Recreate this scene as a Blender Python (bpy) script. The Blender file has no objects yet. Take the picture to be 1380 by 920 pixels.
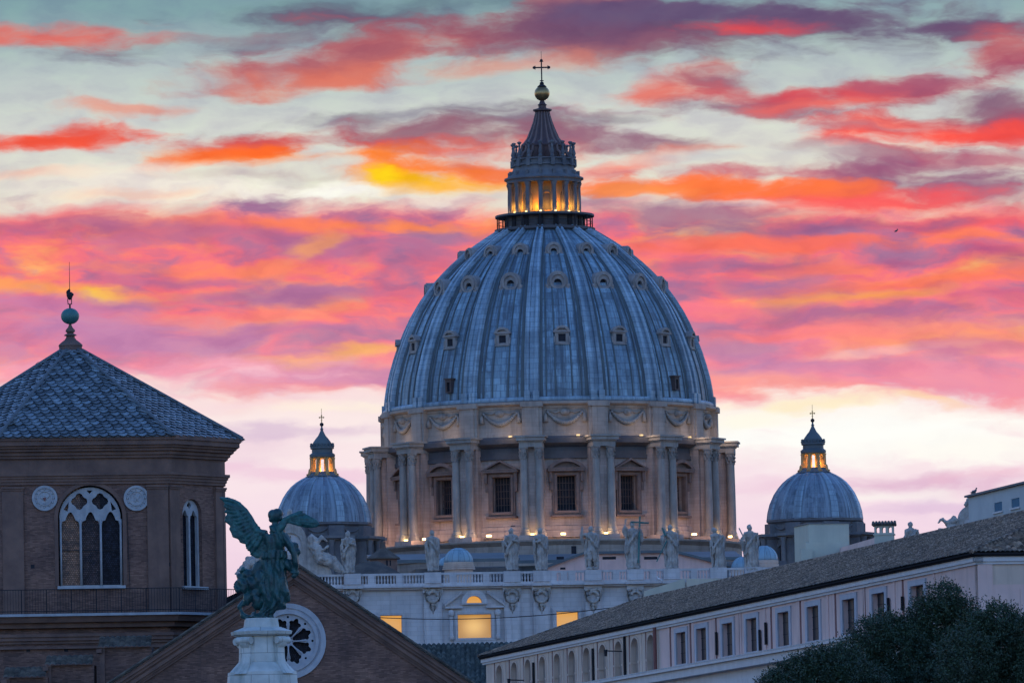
import bpy, bmesh, math, random
import numpy as np
from mathutils import Vector, Matrix, noise
from mathutils.geometry import tessellate_polygon
R_ = math.radians
random.seed(7)
sc = bpy.context.scene
COL = sc.collection
# ---------------------------------------------------------------- camera
EYE = 12.0
FPX = 9680.0                      # focal length in pixels of the 1380 px wide photograph
cam_d = bpy.data.cameras.new('camera'); cam = bpy.data.objects.new('camera', cam_d); COL.objects.link(cam)
cam_d.sensor_width = 36.0; cam_d.lens = FPX/1380*36.0
cam_d.clip_start = 1.0; cam_d.clip_end = 60000.0
PITCH = math.degrees(math.atan(750/FPX))
CM = Matrix.Rotation(R_(90+PITCH), 4, 'X') @ Matrix.Rotation(R_(-1.2), 4, 'Z')
cam.matrix_world = Matrix.Translation((0, 0, EYE)) @ CM
sc.camera = cam
CR = CM.to_3x3()
def ray(px, py):
    return CR @ Vector(((px-690)/FPX, (460-py)/FPX, -1))
def P(px, py, Y):
    d = ray(px, py); return Vector((0, 0, EYE)) + d*(Y/d.y)
# ---------------------------------------------------------------- light
SUN_EL, SUN_AZ = 2.0, 3.0          # just above the horizon, behind the dome
world = bpy.data.worlds.new("World"); sc.world = world; world.use_nodes = True
sun_d = bpy.data.lights.new('sun', 'SUN'); sun = bpy.data.objects.new('sun', sun_d); COL.objects.link(sun)
sun_d.energy = 0.05; sun_d.angle = R_(4); sun_d.color = (1.0, 0.50, 0.38)
sdir = Vector((math.sin(R_(SUN_AZ))*math.cos(R_(SUN_EL)), math.cos(R_(SUN_AZ))*math.cos(R_(SUN_EL)), math.sin(R_(SUN_EL))))
sun.rotation_euler = sdir.to_track_quat('Z', 'Y').to_euler()
sc.view_settings.view_transform = 'Standard'; sc.view_settings.look = 'None'
EXPO = 3.3
sc.view_settings.exposure = EXPO          # dusk, a long exposure; sc.view_settings.gamma = 1.0
try: sc.view_settings.use_curve_mapping = False
except Exception: pass
def s2l(c):
    return tuple((v/255/12.92 if v/255 <= .04045 else ((v/255+.055)/1.055)**2.4) for v in c)
# ---------------------------------------------------------------- node helper
class NT:
    def __init__(s, tree): s.t = tree; s.n = tree.nodes; s.l = tree.links
    def new(s, typ, **kw):
        n = s.n.new(typ)
        for k, v in kw.items(): setattr(n, k, v)
        return n
    def put(s, sock, v):
        if isinstance(v, bpy.types.NodeSocket): s.l.new(v, sock)
        elif v is not None:
            if hasattr(sock.default_value, '__len__') and not isinstance(v, str):
                dv = sock.default_value
                if len(dv) == 4 and len(v) == 3: v = (*v, 1)
            sock.default_value = v
    def math(s, op, a, b=None, c=None, clamp=False):
        n = s.new('ShaderNodeMath', operation=op, use_clamp=clamp); s.put(n.inputs[0], a)
        if b is not None: s.put(n.inputs[1], b)
        if c is not None: s.put(n.inputs[2], c)
        return n.outputs[0]
    def vm(s, op, a, b=None, out=0):
        n = s.new('ShaderNodeVectorMath', operation=op); s.put(n.inputs[0], a)
        if b is not None: s.put(n.inputs[1], b)
        return n.outputs['Value'] if out == 'v' else n.outputs[0]
    def mix(s, f, a, b, blend='MIX'):
        n = s.new('ShaderNodeMix', data_type='RGBA', blend_type=blend)
        s.put(n.inputs[0], f); s.put(n.inputs[6], a); s.put(n.inputs[7], b); return n.outputs[2]
    def rng(s, v, a, b, c=0.0, d=1.0, smooth=False):
        n = s.new('ShaderNodeMapRange', interpolation_type='SMOOTHSTEP' if smooth else 'LINEAR')
        n.clamp = True
        for i, x in enumerate((v, a, b, c, d)): s.put(n.inputs[i], x)
        return n.outputs[0]
    def noise(s, vec, scale, detail=4, rough=.55, dim='3D', out=0, dist=0):
        n = s.new('ShaderNodeTexNoise', noise_dimensions=dim); s.put(n.inputs['Vector'], vec)
        n.inputs['Scale'].default_value = scale; n.inputs['Detail'].default_value = detail
        n.inputs['Roughness'].default_value = rough; n.inputs['Distortion'].default_value = dist
        return n.outputs[out]
    def mapping(s, vec, loc=(0, 0, 0), rot=(0, 0, 0), scale=(1, 1, 1), typ='POINT'):
        n = s.new('ShaderNodeMapping', vector_type=typ); s.put(n.inputs[0], vec)
        n.inputs['Location'].default_value = loc; n.inputs['Rotation'].default_value = rot; n.inputs['Scale'].default_value = scale
        return n.outputs[0]
    def ramp(s, f, stops):
        n = s.new('ShaderNodeValToRGB'); s.put(n.inputs[0], f); e = n.color_ramp.elements
        while len(e) < len(stops): e.new(.5)
        for i, (p, c) in enumerate(stops): e[i].position = p; e[i].color = (*c, 1)
        return n.outputs[0]
# ---------------------------------------------------------------- sky: Nishita dusk all round, a bank of sunset cloud in the west
def build_sky():
    T = NT(world.node_tree); T.n.clear()
    out = T.new('ShaderNodeOutputWorld')
    sky = T.new('ShaderNodeTexSky', sky_type='NISHITA', sun_disc=False)
    sky.sun_elevation = R_(SUN_EL); sky.sun_rotation = R_(SUN_AZ)
    sky.altitude = 30; sky.air_density = 1.0; sky.dust_density = .6; sky.ozone_density = 3.0
    tc = T.new('ShaderNodeTexCoord').outputs['Generated']
    sep = T.new('ShaderNodeSeparateXYZ'); T.l.new(tc, sep.inputs[0]); x, y, z = sep.outputs
    ys = T.math('MAXIMUM', y, .15)
    u = T.math('MULTIPLY', T.math('DIVIDE', x, ys), 9.68)     # degrees-like sky co-ordinates, origin on the western horizon
    v = T.math('MULTIPLY', T.math('DIVIDE', z, ys), 9.68)
    cb = T.new('ShaderNodeCombineXYZ'); T.l.new(u, cb.inputs[0]); T.l.new(v, cb.inputs[1]); uv = cb.outputs[0]
    def UV(px, py):
        d = ray(px, py); return d.x/d.y*9.68, d.z/d.y*9.68
    # warped co-ordinates
    n1 = T.noise(T.mapping(uv, scale=(1.6, 5.0, 1)), 2.0, 5, .55, '2D', out='Color')
    w1 = T.vm('MULTIPLY', T.vm('SUBTRACT', n1, (.5, .5, .5)), (.10, .045, 0))
    n2 = T.noise(T.mapping(uv, loc=(5, 3, 0), scale=(1, 2.6, 1)), 11.0, 5, .55, '2D', out='Color')
    w2 = T.vm('MULTIPLY', T.vm('SUBTRACT', n2, (.5, .5, .5)), (.034, .017, 0))
    p = T.vm('ADD', T.vm('ADD', uv, w1), w2)
    ps = T.new('ShaderNodeSeparateXYZ'); T.l.new(p, ps.inputs[0]); pu, pv = ps.outputs[0], ps.outputs[1]
    nf = T.noise(T.mapping(p, rot=(0, 0, .06), scale=(1.0, 3.2, 1)), 5.2, 5, .55, '2D')       # cloud streaks
    ng = T.noise(T.mapping(p, loc=(9, 2, 0), rot=(0, 0, .10), scale=(1.0, 3.4, 1)), 8.5, 5, .56, '2D')
    def V(py): return UV(690, py)[1]
    lo, hi = V(1210), V(-700)
    g = T.rng(pv, lo, hi)
    def gp(py): return (V(py)-lo)/(hi-lo)
    base = T.ramp(g, [(0, s2l((215, 165, 190))), (gp(900), s2l((232, 198, 218))), (gp(720), s2l((244, 218, 232))), (gp(630), s2l((250, 230, 234))),
                      (gp(560), s2l((252, 234, 232))), (gp(430), s2l((245, 205, 190))), (gp(250), s2l((226, 222, 208))), (gp(170), s2l((212, 214, 208))),
                      (gp(95), s2l((184, 196, 196))), (gp(0), s2l((128, 160, 168))), (gp(-300), s2l((75, 115, 145))), (1, s2l((60, 95, 140)))])
    col = base
    # the great pink bank
    edge = T.math('MULTIPLY', T.math('SUBTRACT', nf, .5), .12)
    pe = T.math('ADD', pv, edge)
    tilt = T.math('MULTIPLY', pu, 0.015)
    pe2 = T.math('ADD', pe, tilt)
    upl = T.rng(pe2, V(308), V(262), 1, 0, True); low = T.rng(T.math('SUBTRACT', pe2, T.math('MULTIPLY', pu, -.028)), V(548), V(512), 0, 1, True)
    mass = T.math('MULTIPLY', upl, low)
    mcol = T.ramp(nf, [(.30, s2l((160, 104, 148))), (.39, s2l((206, 106, 140))), (.455, s2l((244, 108, 126))), (.53, s2l((255, 124, 110))), (.62, s2l((255, 150, 102))), (.73, s2l((255, 190, 112)))])
    mcol2 = T.mix(T.rng(ng, .49, .66, 0, .48, True), mcol, s2l((176, 112, 154)))
    mcol3 = T.mix(T.rng(pv, V(380), V(530), 0, .55, True), mcol2, s2l((244, 160, 186)))
    col = T.mix(T.math('MULTIPLY', mass, .95), col, mcol3)
    # single clouds: centre x, y, half length, half height, tilt (deg, + rises to the right), colour, opacity
    B = [
     (640, 8, 330, 18, 2, (98, 120, 136), .75), (1180, 2, 300, 10, 0, (150, 178, 184), .6),
     (900, 42, 640, 30, 1, (104, 82, 112), .95), (1250, 28, 260, 20, -2, (106, 84, 118), .9), (540, 62, 240, 26, 10, (200, 98, 98), .8), (470, 95, 130, 14, 12, (224, 118, 98), .85),
     (760, 62, 330, 14, 2, (150, 88, 110), .6), (760, 34, 170, 17, 3, (110, 80, 112), .85), (930, 22, 200, 11, 0, (100, 86, 122), .8), (1180, 34, 200, 15, -2, (104, 82, 116), .85), (1330, 38, 110, 12, 0, (112, 80, 114), .8), (1035, 40, 80, 9, 0, (226, 78, 84), .85), (700, 85, 130, 12, 3, (226, 140, 120), .6), (1360, 55, 60, 28, 0, (196, 98, 106), .85),
     (60, 50, 200, 15, 2, (226, 108, 98), .9), (225, 48, 70, 12, 0, (206, 108, 106), .6), (310, 50, 110, 10, 0, (150, 145, 155), .5),
     (185, 147, 85, 7, 2, (234, 150, 128), .75), (50, 187, 110, 14, 3, (242, 82, 62), .95), (120, 178, 40, 8, 0, (222, 84, 80), .8), (40, 235, 60, 9, 0, (245, 175, 150), .7),
     (520, 160, 170, 13, 4, (134, 128, 146), .75), (690, 165, 90, 18, 0, (120, 104, 128), .8), (590, 185, 210, 22, 2, (150, 96, 116), .9),
     (360, 196, 120, 16, 4, (214, 70, 72), .9), (340, 211, 110, 9, 6, (255, 118, 48), .9), (255, 213, 60, 9, 0, (252, 170, 110), .6), (600, 208, 150, 13, 0, (232, 72, 66), .85),
     (470, 215, 150, 11, 3, (255, 140, 60), .85), (600, 232, 120, 16, -3, (255, 132, 50), .9), (540, 244, 48, 15, -8, (255, 196, 20), .95), (610, 254, 80, 10, 0, (255, 178, 40), .85), (640, 228, 70, 10, 0, (226, 96, 92), .7),
     (310, 262, 210, 14, 0, (248, 240, 226), .8), (120, 250, 180, 20, 0, (242, 232, 220), .7), (420, 258, 110, 12, 3, (250, 246, 236), .9), (380, 240, 120, 5, 0, (198, 180, 178), .6), (600, 272, 60, 7, 0, (240, 228, 218), .7),
     (170, 262, 90, 7, 0, (250, 190, 160), .5), (60, 292, 130, 12, 6, (240, 104, 120), .8), (260, 300, 160, 14, 0, (248, 118, 100), .8),
     (30, 310, 130, 14, 4, (176, 96, 136), .7), (350, 315, 220, 14, -3, (182, 106, 146), .8), (480, 340, 190, 16, -2, (176, 110, 154), .8),
     (90, 392, 160, 9, -4, (255, 168, 84), .85), (135, 399, 34, 10, 0, (255, 206, 64), .95), (300, 360, 150, 11, 0, (255, 136, 104), .8), (230, 378, 160, 8, 3, (176, 110, 154), .7),
     (430, 330, 40, 13, 20, (255, 168, 84), .6), (430, 300, 110, 9, 0, (255, 128, 88), .8), (590, 305, 90, 12, 0, (255, 140, 76), .7),
     (120, 450, 230, 36, -6, (196, 134, 178), .9), (70, 410, 140, 14, 0, (202, 126, 170), .8), (340, 396, 150, 12, 4, (170, 112, 158), .8), (380, 424, 170, 9, 2, (255, 132, 124), .7), (470, 472, 60, 9, 4, (255, 190, 100), .75), (400, 487, 60, 10, 0, (255, 182, 116), .7),
     (480, 505, 120, 16, 0, (188, 130, 176), .75), (400, 448, 160, 8, 2, (190, 120, 164), .7), (240, 510, 200, 16, 0, (244, 160, 186), .6), (470, 395, 120, 11, 4, (180, 112, 156), .7),
     (150, 500, 260, 12, 2, (250, 170, 190), .8), (60, 530, 220, 16, 4, (250, 215, 222), .8), (360, 545, 200, 9, 3, (250, 222, 224), .8), (470, 552, 110, 6, 0, (255, 240, 224), .8),
     (130, 600, 300, 18, 0, (232, 200, 220), .5), (420, 578, 130, 10, 0, (216, 190, 214), .7), (500, 590, 50, 8, 0, (252, 238, 236), .7), (440, 640, 170, 10, 0, (240, 202, 222), .7),
     (880, 122, 90, 20, 12, (232, 112, 98), .9), (850, 150, 90, 8, 0, (160, 128, 146), .7), (960, 108, 60, 12, 0, (150, 96, 120), .8), (1000, 128, 90, 13, -6, (206, 92, 100), .8),
     (1150, 125, 200, 17, 7, (190, 78, 100), .9), (1200, 118, 150, 10, 3, (222, 80, 88), .8), (1000, 148, 110, 9, -3, (140, 106, 130), .8), (1100, 140, 120, 8, 6, (236, 104, 98), .8), (1250, 112, 80, 12, 0, (160, 92, 120), .8),
     (1290, 175, 170, 20, 3, (255, 84, 72), .9), (1220, 165, 90, 12, 4, (252, 100, 86), .8), (1345, 150, 90, 38, 0, (132, 78, 112), .85), (1350, 186, 70, 9, 0, (252, 88, 84), .8),
     (1190, 172, 100, 7, 0, (168, 118, 136), .6), (1160, 203, 140, 10, 0, (160, 98, 126), .85), (1330, 212, 120, 12, 3, (186, 88, 118), .8),
     (850, 188, 70, 14, -3, (154, 106, 128), .85), (910, 190, 90, 9, -4, (150, 104, 128), .8), (960, 200, 60, 8, 0, (222, 140, 124), .6), (820, 160, 60, 9, 0, (140, 130, 146), .7),
     (830, 228, 90, 12, 10, (252, 136, 116), .8), (1000, 212, 130, 10, 3, (214, 216, 210), .8), (1020, 234, 220, 9, 0, (202, 92, 116), .9), (1240, 236, 150, 16, -2, (150, 96, 130), .8), (940, 250, 130, 13, 0, (255, 126, 72), .9), (1080, 262, 200, 15, -3, (255, 102, 76), .9),
     (1330, 258, 120, 18, 0, (146, 88, 126), .85), (1180, 272, 160, 14, 3, (250, 92, 96), .9), (1000, 275, 50, 5, 0, (238, 214, 206), .8), (930, 290, 130, 16, -3, (156, 98, 136), .8), (1300, 300, 160, 14, 2, (246, 96, 108), .9), (830, 272, 60, 12, 0, (170, 108, 140), .6),
     (1120, 308, 170, 11, 3, (150, 96, 138), .8), (900, 340, 140, 10, 0, (250, 118, 120), .7), (1080, 330, 180, 10, 2, (252, 112, 92), .85), (1330, 340, 60, 12, 0, (176, 84, 130), .8), (1310, 320, 130, 9, 0, (255, 128, 92), .8),
     (990, 362, 120, 12, 2, (150, 104, 146), .8), (1060, 392, 150, 12, -3, (160, 110, 158), .85), (1180, 400, 130, 9, 3, (255, 164, 76), .8), (1250, 380, 180, 9, 4, (255, 124, 92), .8), (1150, 425, 200, 12, 2, (168, 104, 150), .8), (1340, 400, 90, 14, 0, (190, 96, 140), .8), (1270, 456, 190, 9, 0, (255, 150, 110), .7), (1050, 450, 170, 12, 2, (252, 130, 132), .8),
     (990, 470, 90, 14, -6, (192, 128, 172), .7), (1100, 490, 160, 10, 0, (186, 132, 176), .6), (1180, 474, 90, 5, 3, (250, 196, 190), .5), (950, 420, 60, 10, 0, (246, 120, 150), .6), (1100, 360, 90, 7, 3, (252, 120, 104), .7), (1200, 350, 60, 8, 0, (178, 92, 136), .6), (1340, 470, 80, 10, 3, (206, 112, 150), .6), (1200, 500, 120, 8, -3, (238, 140, 168), .7), (1290, 520, 200, 14, -3, (240, 150, 172), .7), (1010, 515, 130, 12, -3, (255, 160, 150), .7),
     (1140, 560, 300, 22, -2, (255, 250, 242), .9), (1060, 600, 260, 34, 0, (255, 253, 247), .95), (1300, 600, 210, 28, -2, (255, 250, 243), .95), (1230, 540, 60, 5, -4, (255, 214, 170), .7),
     (1260, 652, 170, 14, 2, (224, 182, 208), .85), (1350, 640, 90, 10, 3, (240, 190, 208), .6), (1040, 655, 60, 9, 0, (236, 200, 220), .7), (1180, 668, 110, 9, 0, (252, 244, 240), .8), (1280, 690, 180, 14, 0, (226, 196, 222), .8), (1015, 640, 40, 20, 0, (248, 224, 234), .6),
     (560, 228, 120, 13, 0, (255, 128, 46), .9), (556, 243, 62, 13, -4, (255, 190, 24), .95), (520, 238, 26, 8, 0, (255, 214, 30), .9), (335, 206, 90, 9, 3, (252, 104, 44), .9), (70, 186, 90, 11, 2, (242, 84, 62), .9),
     (950, 252, 150, 13, 0, (255, 122, 64), .9), (860, 258, 60, 10, 0, (255, 150, 84), .8), (1290, 178, 120, 12, 3, (255, 82, 70), .85), (560, 305, 110, 10, 0, (255, 140, 84), .8), (430, 262, 70, 7, 2, (252, 250, 240), .9),
     (1100, 585, 260, 24, 0, (255, 255, 250), .95), (1010, 560, 60, 20, 0, (255, 250, 232), .8), (1330, 610, 120, 18, 0, (255, 252, 244), .9), (1080, 545, 90, 8, 0, (255, 236, 190), .7), (20, 560, 90, 14, 0, (255, 244, 240), .8),
    ]
    q = T.math('MULTIPLY', T.math('SUBTRACT', nf, .5), 2.6)
    q2 = T.math('ADD', q, T.math('MULTIPLY', T.math('SUBTRACT', ng, .5), 1.6))
    pk = p
    for k, (cx, cy, rx, ry, ang, c, op) in enumerate(B):
        if k % 4 == 0:      # ties each small batch of clouds to the one before, so that the shader stays within Cycles' stack
            n = T.new('ShaderNodeVectorMath', operation='MULTIPLY_ADD'); T.l.new(col, n.inputs[0]); n.inputs[1].default_value = (1e-6,)*3; T.l.new(p, n.inputs[2]); pk = n.outputs[0]
        uu, vv = UV(cx, cy)
        m = T.mapping(pk, loc=(uu, vv, 0), rot=(0, 0, R_(ang-1.2)), scale=(rx/1000*1.05, ry/1000*1.12, 1), typ='TEXTURE')
        ln = T.vm('LENGTH', m, out='v')
        f = T.rng(T.math('SUBTRACT', ln, q2), 1.5, .1, 0, op, True)
        dcol = T.vm('SUBTRACT', s2l(c), col)
        n = T.new('ShaderNodeVectorMath', operation='MULTIPLY_ADD'); T.l.new(dcol, n.inputs[0]); T.l.new(f, n.inputs[1]); T.l.new(col, n.inputs[2]); col = n.outputs[0]
    fine = T.noise(T.mapping(pk, loc=(2, 8, 0), rot=(0, 0, .08), scale=(1.0, 2.3, 1)), 15.0, 4, .5, '2D')
    fr = T.ramp(fine, [(.30, (.90, .88, .94)), (.5, (1.0, 1.0, 1.0)), (.70, (1.05, 1.08, 1.02))])
    col = T.vm('MULTIPLY', col, T.mix(T.rng(pv, V(545), V(500), .15, 1, True), (1, 1, 1), fr))
    # beyond the western bank the cloud breaks up and plain dusk sky takes over
    azm = T.rng(T.math('ABSOLUTE', u), 3.0, 8.0, 1, 0, True)
    elm = T.rng(v, 2.2, 5.0, 1, 0, True)
    fm = T.math('MULTIPLY', T.math('MULTIPLY', azm, elm), T.rng(y, .35, .6, 0, 1, True))
    b1 = T.new('ShaderNodeBackground'); b2 = T.new('ShaderNodeBackground')
    T.put(b1.inputs[0], T.vm('MULTIPLY', sky.outputs[0], (1.04, 0.96, 1.14))); b1.inputs[1].default_value = 0.102
    T.put(b2.inputs[0], col); b2.inputs[1].default_value = 2**-EXPO
    ms = T.new('ShaderNodeMixShader'); T.put(ms.inputs[0], fm); T.l.new(b1.outputs[0], ms.inputs[1]); T.l.new(b2.outputs[0], ms.inputs[2])
    T.l.new(ms.outputs[0], out.inputs[0])
    world.cycles.sampling_method = 'MANUAL'; world.cycles.sample_map_resolution = 512
build_sky()
# ---------------------------------------------------------------- geometry helpers
class Frame:
    """a vertical wall plane: u runs along it, w stands out of it, z is up"""
    def __init__(s, ox, oy, ang):
        s.o = Vector((ox, oy, 0)); s.t = Vector((math.cos(ang), math.sin(ang), 0)); s.n = Vector((math.sin(ang), -math.cos(ang), 0))
    def pt(s, u, w, z): return s.o + s.t*u + s.n*w + Vector((0, 0, z))
    def pix(s, px, py, w=0):
        d = ray(px, py); e = Vector((0, 0, EYE)); k = (s.o + s.n*w - e).dot(s.n)/d.dot(s.n); p = e + d*k
        return (p - s.o).dot(s.t), p.z
class MB:
    def __init__(s): s.v = []; s.f = []; s.uvf = None
    def add(s, vs, fs):
        b = len(s.v); s.v += [tuple(v) for v in vs]; s.f += [tuple(b+i for i in f) for f in fs]; return s
    def hexa(s, p):   # 8 points: bottom ring 4, top ring 4
        return s.add(p, [(3, 2, 1, 0), (4, 5, 6, 7), (0, 1, 5, 4), (1, 2, 6, 5), (2, 3, 7, 6), (3, 0, 4, 7)])
    def fbox(s, F, u0, u1, w0, w1, z0, z1):
        if u0 > u1: u0, u1 = u1, u0
        if w0 > w1: w0, w1 = w1, w0
        if z0 > z1: z0, z1 = z1, z0
        return s.hexa([F.pt(u0, w1, z0), F.pt(u1, w1, z0), F.pt(u1, w0, z0), F.pt(u0, w0, z0), F.pt(u0, w1, z1), F.pt(u1, w1, z1), F.pt(u1, w0, z1), F.pt(u0, w0, z1)])
    def box(s, c, size):
        x, y, z = c; a, b, h = size[0]/2, size[1]/2, size[2]/2
        return s.hexa([(x-a, y-b, z-h), (x+a, y-b, z-h), (x+a, y+b, z-h), (x-a, y+b, z-h), (x-a, y-b, z+h), (x+a, y-b, z+h), (x+a, y+b, z+h), (x-a, y+b, z+h)])
    def rings(s, rs, closed=True, cap=True):
        """list of rings (same length) skinned together"""
        b = len(s.v); n = len(rs[0])
        for r in rs: s.v += [tuple(p) for p in r]
        m = n if closed else n-1
        for i in range(len(rs)-1):
            for j in range(m):
                k = (j+1) % n; s.f.append((b+i*n+j, b+i*n+k, b+(i+1)*n+k, b+(i+1)*n+j))
        if cap and closed:
            s.f.append(tuple(b+j for j in reversed(range(n)))); s.f.append(tuple(b+(len(rs)-1)*n+j for j in range(n)))
        return s
    def lathe(s, c, prof, seg=32, a0=0, a1=360, fold=None, cap=True, sx=1, sy=1):
        full = abs(a1-a0) >= 359.9; n = seg if full else seg+1; rs = []
        for (r, z) in prof:
            ring = []
            for j in range(n):
                a = R_(a0+(a1-a0)*j/seg); rr = r*(fold(a, z) if fold else 1)
                ring.append((c[0]+rr*sx*math.sin(a), c[1]-rr*sy*math.cos(a), c[2]+z))
            rs.append(ring)
        return s.rings(rs, closed=full, cap=cap and full)
    def tube(s, pts, rad, seg=8, flat=1.0):
        pts = [Vector(p) for p in pts]; n = len(pts)
        if not hasattr(rad, '__len__'): rad = [rad]*n
        rs = []; up = Vector((.01, .02, 1))
        for i, p in enumerate(pts):
            d = (pts[min(i+1, n-1)]-pts[max(i-1, 0)]).normalized()
            a = d.cross(up)
            if a.length < .15: a = d.cross(Vector((1, 0.1, 0)))
            a.normalize(); b = a.cross(d).normalized()
            rs.append([p + (a*math.cos(t)+b*math.sin(t)*flat)*rad[i] for t in [2*math.pi*j/seg for j in range(seg)]])
        return s.rings(rs)
    def ell(s, c, r, rot=None, seg=14, rg=8):
        M = rot if rot else Matrix.Identity(3); c = Vector(c); rs = []
        for i in range(rg+1):
            t = math.pi*(i/rg); t = min(max(t, .06), math.pi-.06)
            rs.append([c + M @ Vector((r[0]*math.sin(t)*math.cos(a), r[1]*math.sin(t)*math.sin(a), -r[2]*math.cos(t))) for a in [2*math.pi*j/seg for j in range(seg)]])
        return s.rings(rs)
    def plate(s, to3, outer, holes, w0, w1, back=True):
        """flat plate with holes: outer / holes are (u,z) loops, to3(u,w,z) gives points; w1 is the front"""
        loops = [outer]+list(holes); flat = [p for l in loops for p in l]; N = len(flat)
        tris = tessellate_polygon([[Vector((p[0], p[1], 0)) for p in l] for l in loops])
        vs = [to3(p[0], w1, p[1]) for p in flat]+[to3(p[0], w0, p[1]) for p in flat]; fs = []
        for t in tris:
            a, b, c = [flat[i] for i in t]
            ar = (b[0]-a[0])*(c[1]-a[1])-(b[1]-a[1])*(c[0]-a[0])
            if abs(ar) < 1e-9: continue
            if ar < 0: t = (t[0], t[2], t[1])
            fs.append(tuple(t))
            if back: fs.append(tuple(N+i for i in reversed(t)))
        o = 0
        for l in loops:
            n = len(l)
            for j in range(n):
                k = (j+1) % n; fs.append((o+j, o+k, N+o+k, N+o+j))
            o += n
        return s.add(vs, fs)
    def build(s, name, mat, parent=None, label=None, smooth=None, uv=None, loc=None, fix=True, bevel=0):
        """links everything collected so far as ONE object; positions are world positions"""
        org = Vector(loc) if loc is not None else (ORG[parent.name] if parent else Vector((0, 0, 0)))
        me = bpy.data.meshes.new(name)
        me.from_pydata([(v[0]-org.x, v[1]-org.y, v[2]-org.z) for v in s.v], [], s.f)
        if fix:
            bm = bmesh.new(); bm.from_mesh(me); bmesh.ops.recalc_face_normals(bm, faces=bm.faces); bm.to_mesh(me); bm.free()
        add_uv(me, org, uv)
        if mat: me.materials.append(mat)
        o = bpy.data.objects.new(name, me); COL.objects.link(o); ORG[o.name] = org
        if parent: o.parent = parent
        else: o.location = org
        if label: o['label'] = label
        if smooth: me.shade_smooth() if smooth is True else me.set_sharp_from_angle(angle=R_(smooth))
        if smooth and smooth is not True:
            me.polygons.foreach_set('use_smooth', [True]*len(me.polygons)); me.set_sharp_from_angle(angle=R_(smooth))
        if bevel:
            m = o.modifiers.new('bevel', 'BEVEL'); m.width = bevel; m.segments = 2; m.limit_method = 'ANGLE'
        return o
ORG = {}
def add_uv(me, org, uv=None):
    """wall co-ordinates in metres: u along the wall, v up (or round an axis when uv=('cyl', x, y, R))"""
    lay = me.uv_layers.new(name='UVMap'); nl = len(me.loops)
    vi = np.empty(nl, np.int32); me.loops.foreach_get('vertex_index', vi)
    co = np.empty(len(me.vertices)*3, np.float32); me.vertices.foreach_get('co', co); co = co.reshape(-1, 3)+np.array(org, np.float32)
    nf = len(me.polygons); nr = np.empty(nf*3, np.float32); me.polygons.foreach_get('normal', nr); nr = nr.reshape(-1, 3)
    lt = np.empty(nf, np.int32); me.polygons.foreach_get('loop_total', lt); fi = np.repeat(np.arange(nf), lt)
    c = co[vi]; n = nr[fi]; out = np.empty((nl, 2), np.float32)
    if uv and uv[0] == 'cyl':
        a = np.arctan2(c[:, 0]-uv[1], -(c[:, 1]-uv[2])); out[:, 0] = a*uv[3]; out[:, 1] = c[:, 2]
        # keep a face from wrapping round the back seam
        first = np.zeros(nf, np.int64); first[1:] = np.cumsum(lt)[:-1]; ref = out[first[fi], 0]; w = 2*math.pi*uv[3]
        out[:, 0] -= np.round((out[:, 0]-ref)/w)*w
    else:
        h = np.hypot(n[:, 0], n[:, 1]); flat = h < .5
        tx = np.where(flat, 1, -n[:, 1]/np.maximum(h, 1e-6)); ty = np.where(flat, 0, n[:, 0]/np.maximum(h, 1e-6))
        out[:, 0] = c[:, 0]*tx+c[:, 1]*ty; out[:, 1] = np.where(flat, c[:, 1], c[:, 2])
    lay.data.foreach_set('uv', out.ravel())
def thing(name, label, cat, loc, group=None):
    o = bpy.data.objects.new(name, None); COL.objects.link(o); o.location = loc; ORG[o.name] = Vector(loc)
    o.empty_display_size = .5; o['label'] = label; o['category'] = cat
    if group: o['group'] = group
    return o
def tag(o, label, cat, group=None):
    o['label'] = label; o['category'] = cat
    if group: o['group'] = group
    return o
def struct(o): o['kind'] = 'structure'; return o
def lamp(name, loc, power, color, parent, radius=.25, typ='POINT', aim=None, cone=60):
    d = bpy.data.lights.new(name, typ); d.energy = power; d.color = color; d.shadow_soft_size = radius
    if typ == 'SPOT': d.spot_size = R_(cone); d.spot_blend = .8
    o = bpy.data.objects.new(name, d); COL.objects.link(o); o.parent = parent; o.location = Vector(loc)-ORG[parent.name]
    if aim is not None: o.rotation_euler = (Vector(loc)-Vector(aim)).to_track_quat('Z', 'Y').to_euler()
    return o
def arc(cx, cz, r, a0, a1, n, rz=None):
    rz = rz or r
    return [(cx+r*math.cos(R_(a0+(a1-a0)*i/n)), cz+rz*math.sin(R_(a0+(a1-a0)*i/n))) for i in range(n+1)]
def arch_loop(u0, u1, z0, z1, n=10, rise=None):
    """rectangle with a round head"""
    r = (u1-u0)/2; rise = rise or r
    return [(u0, z0), (u1, z0)]+arc((u0+u1)/2, z1-rise, r, 0, 180, n, rise)
def rect(u0, u1, z0, z1): return [(u0, z0), (u1, z0), (u1, z1), (u0, z1)]
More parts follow.
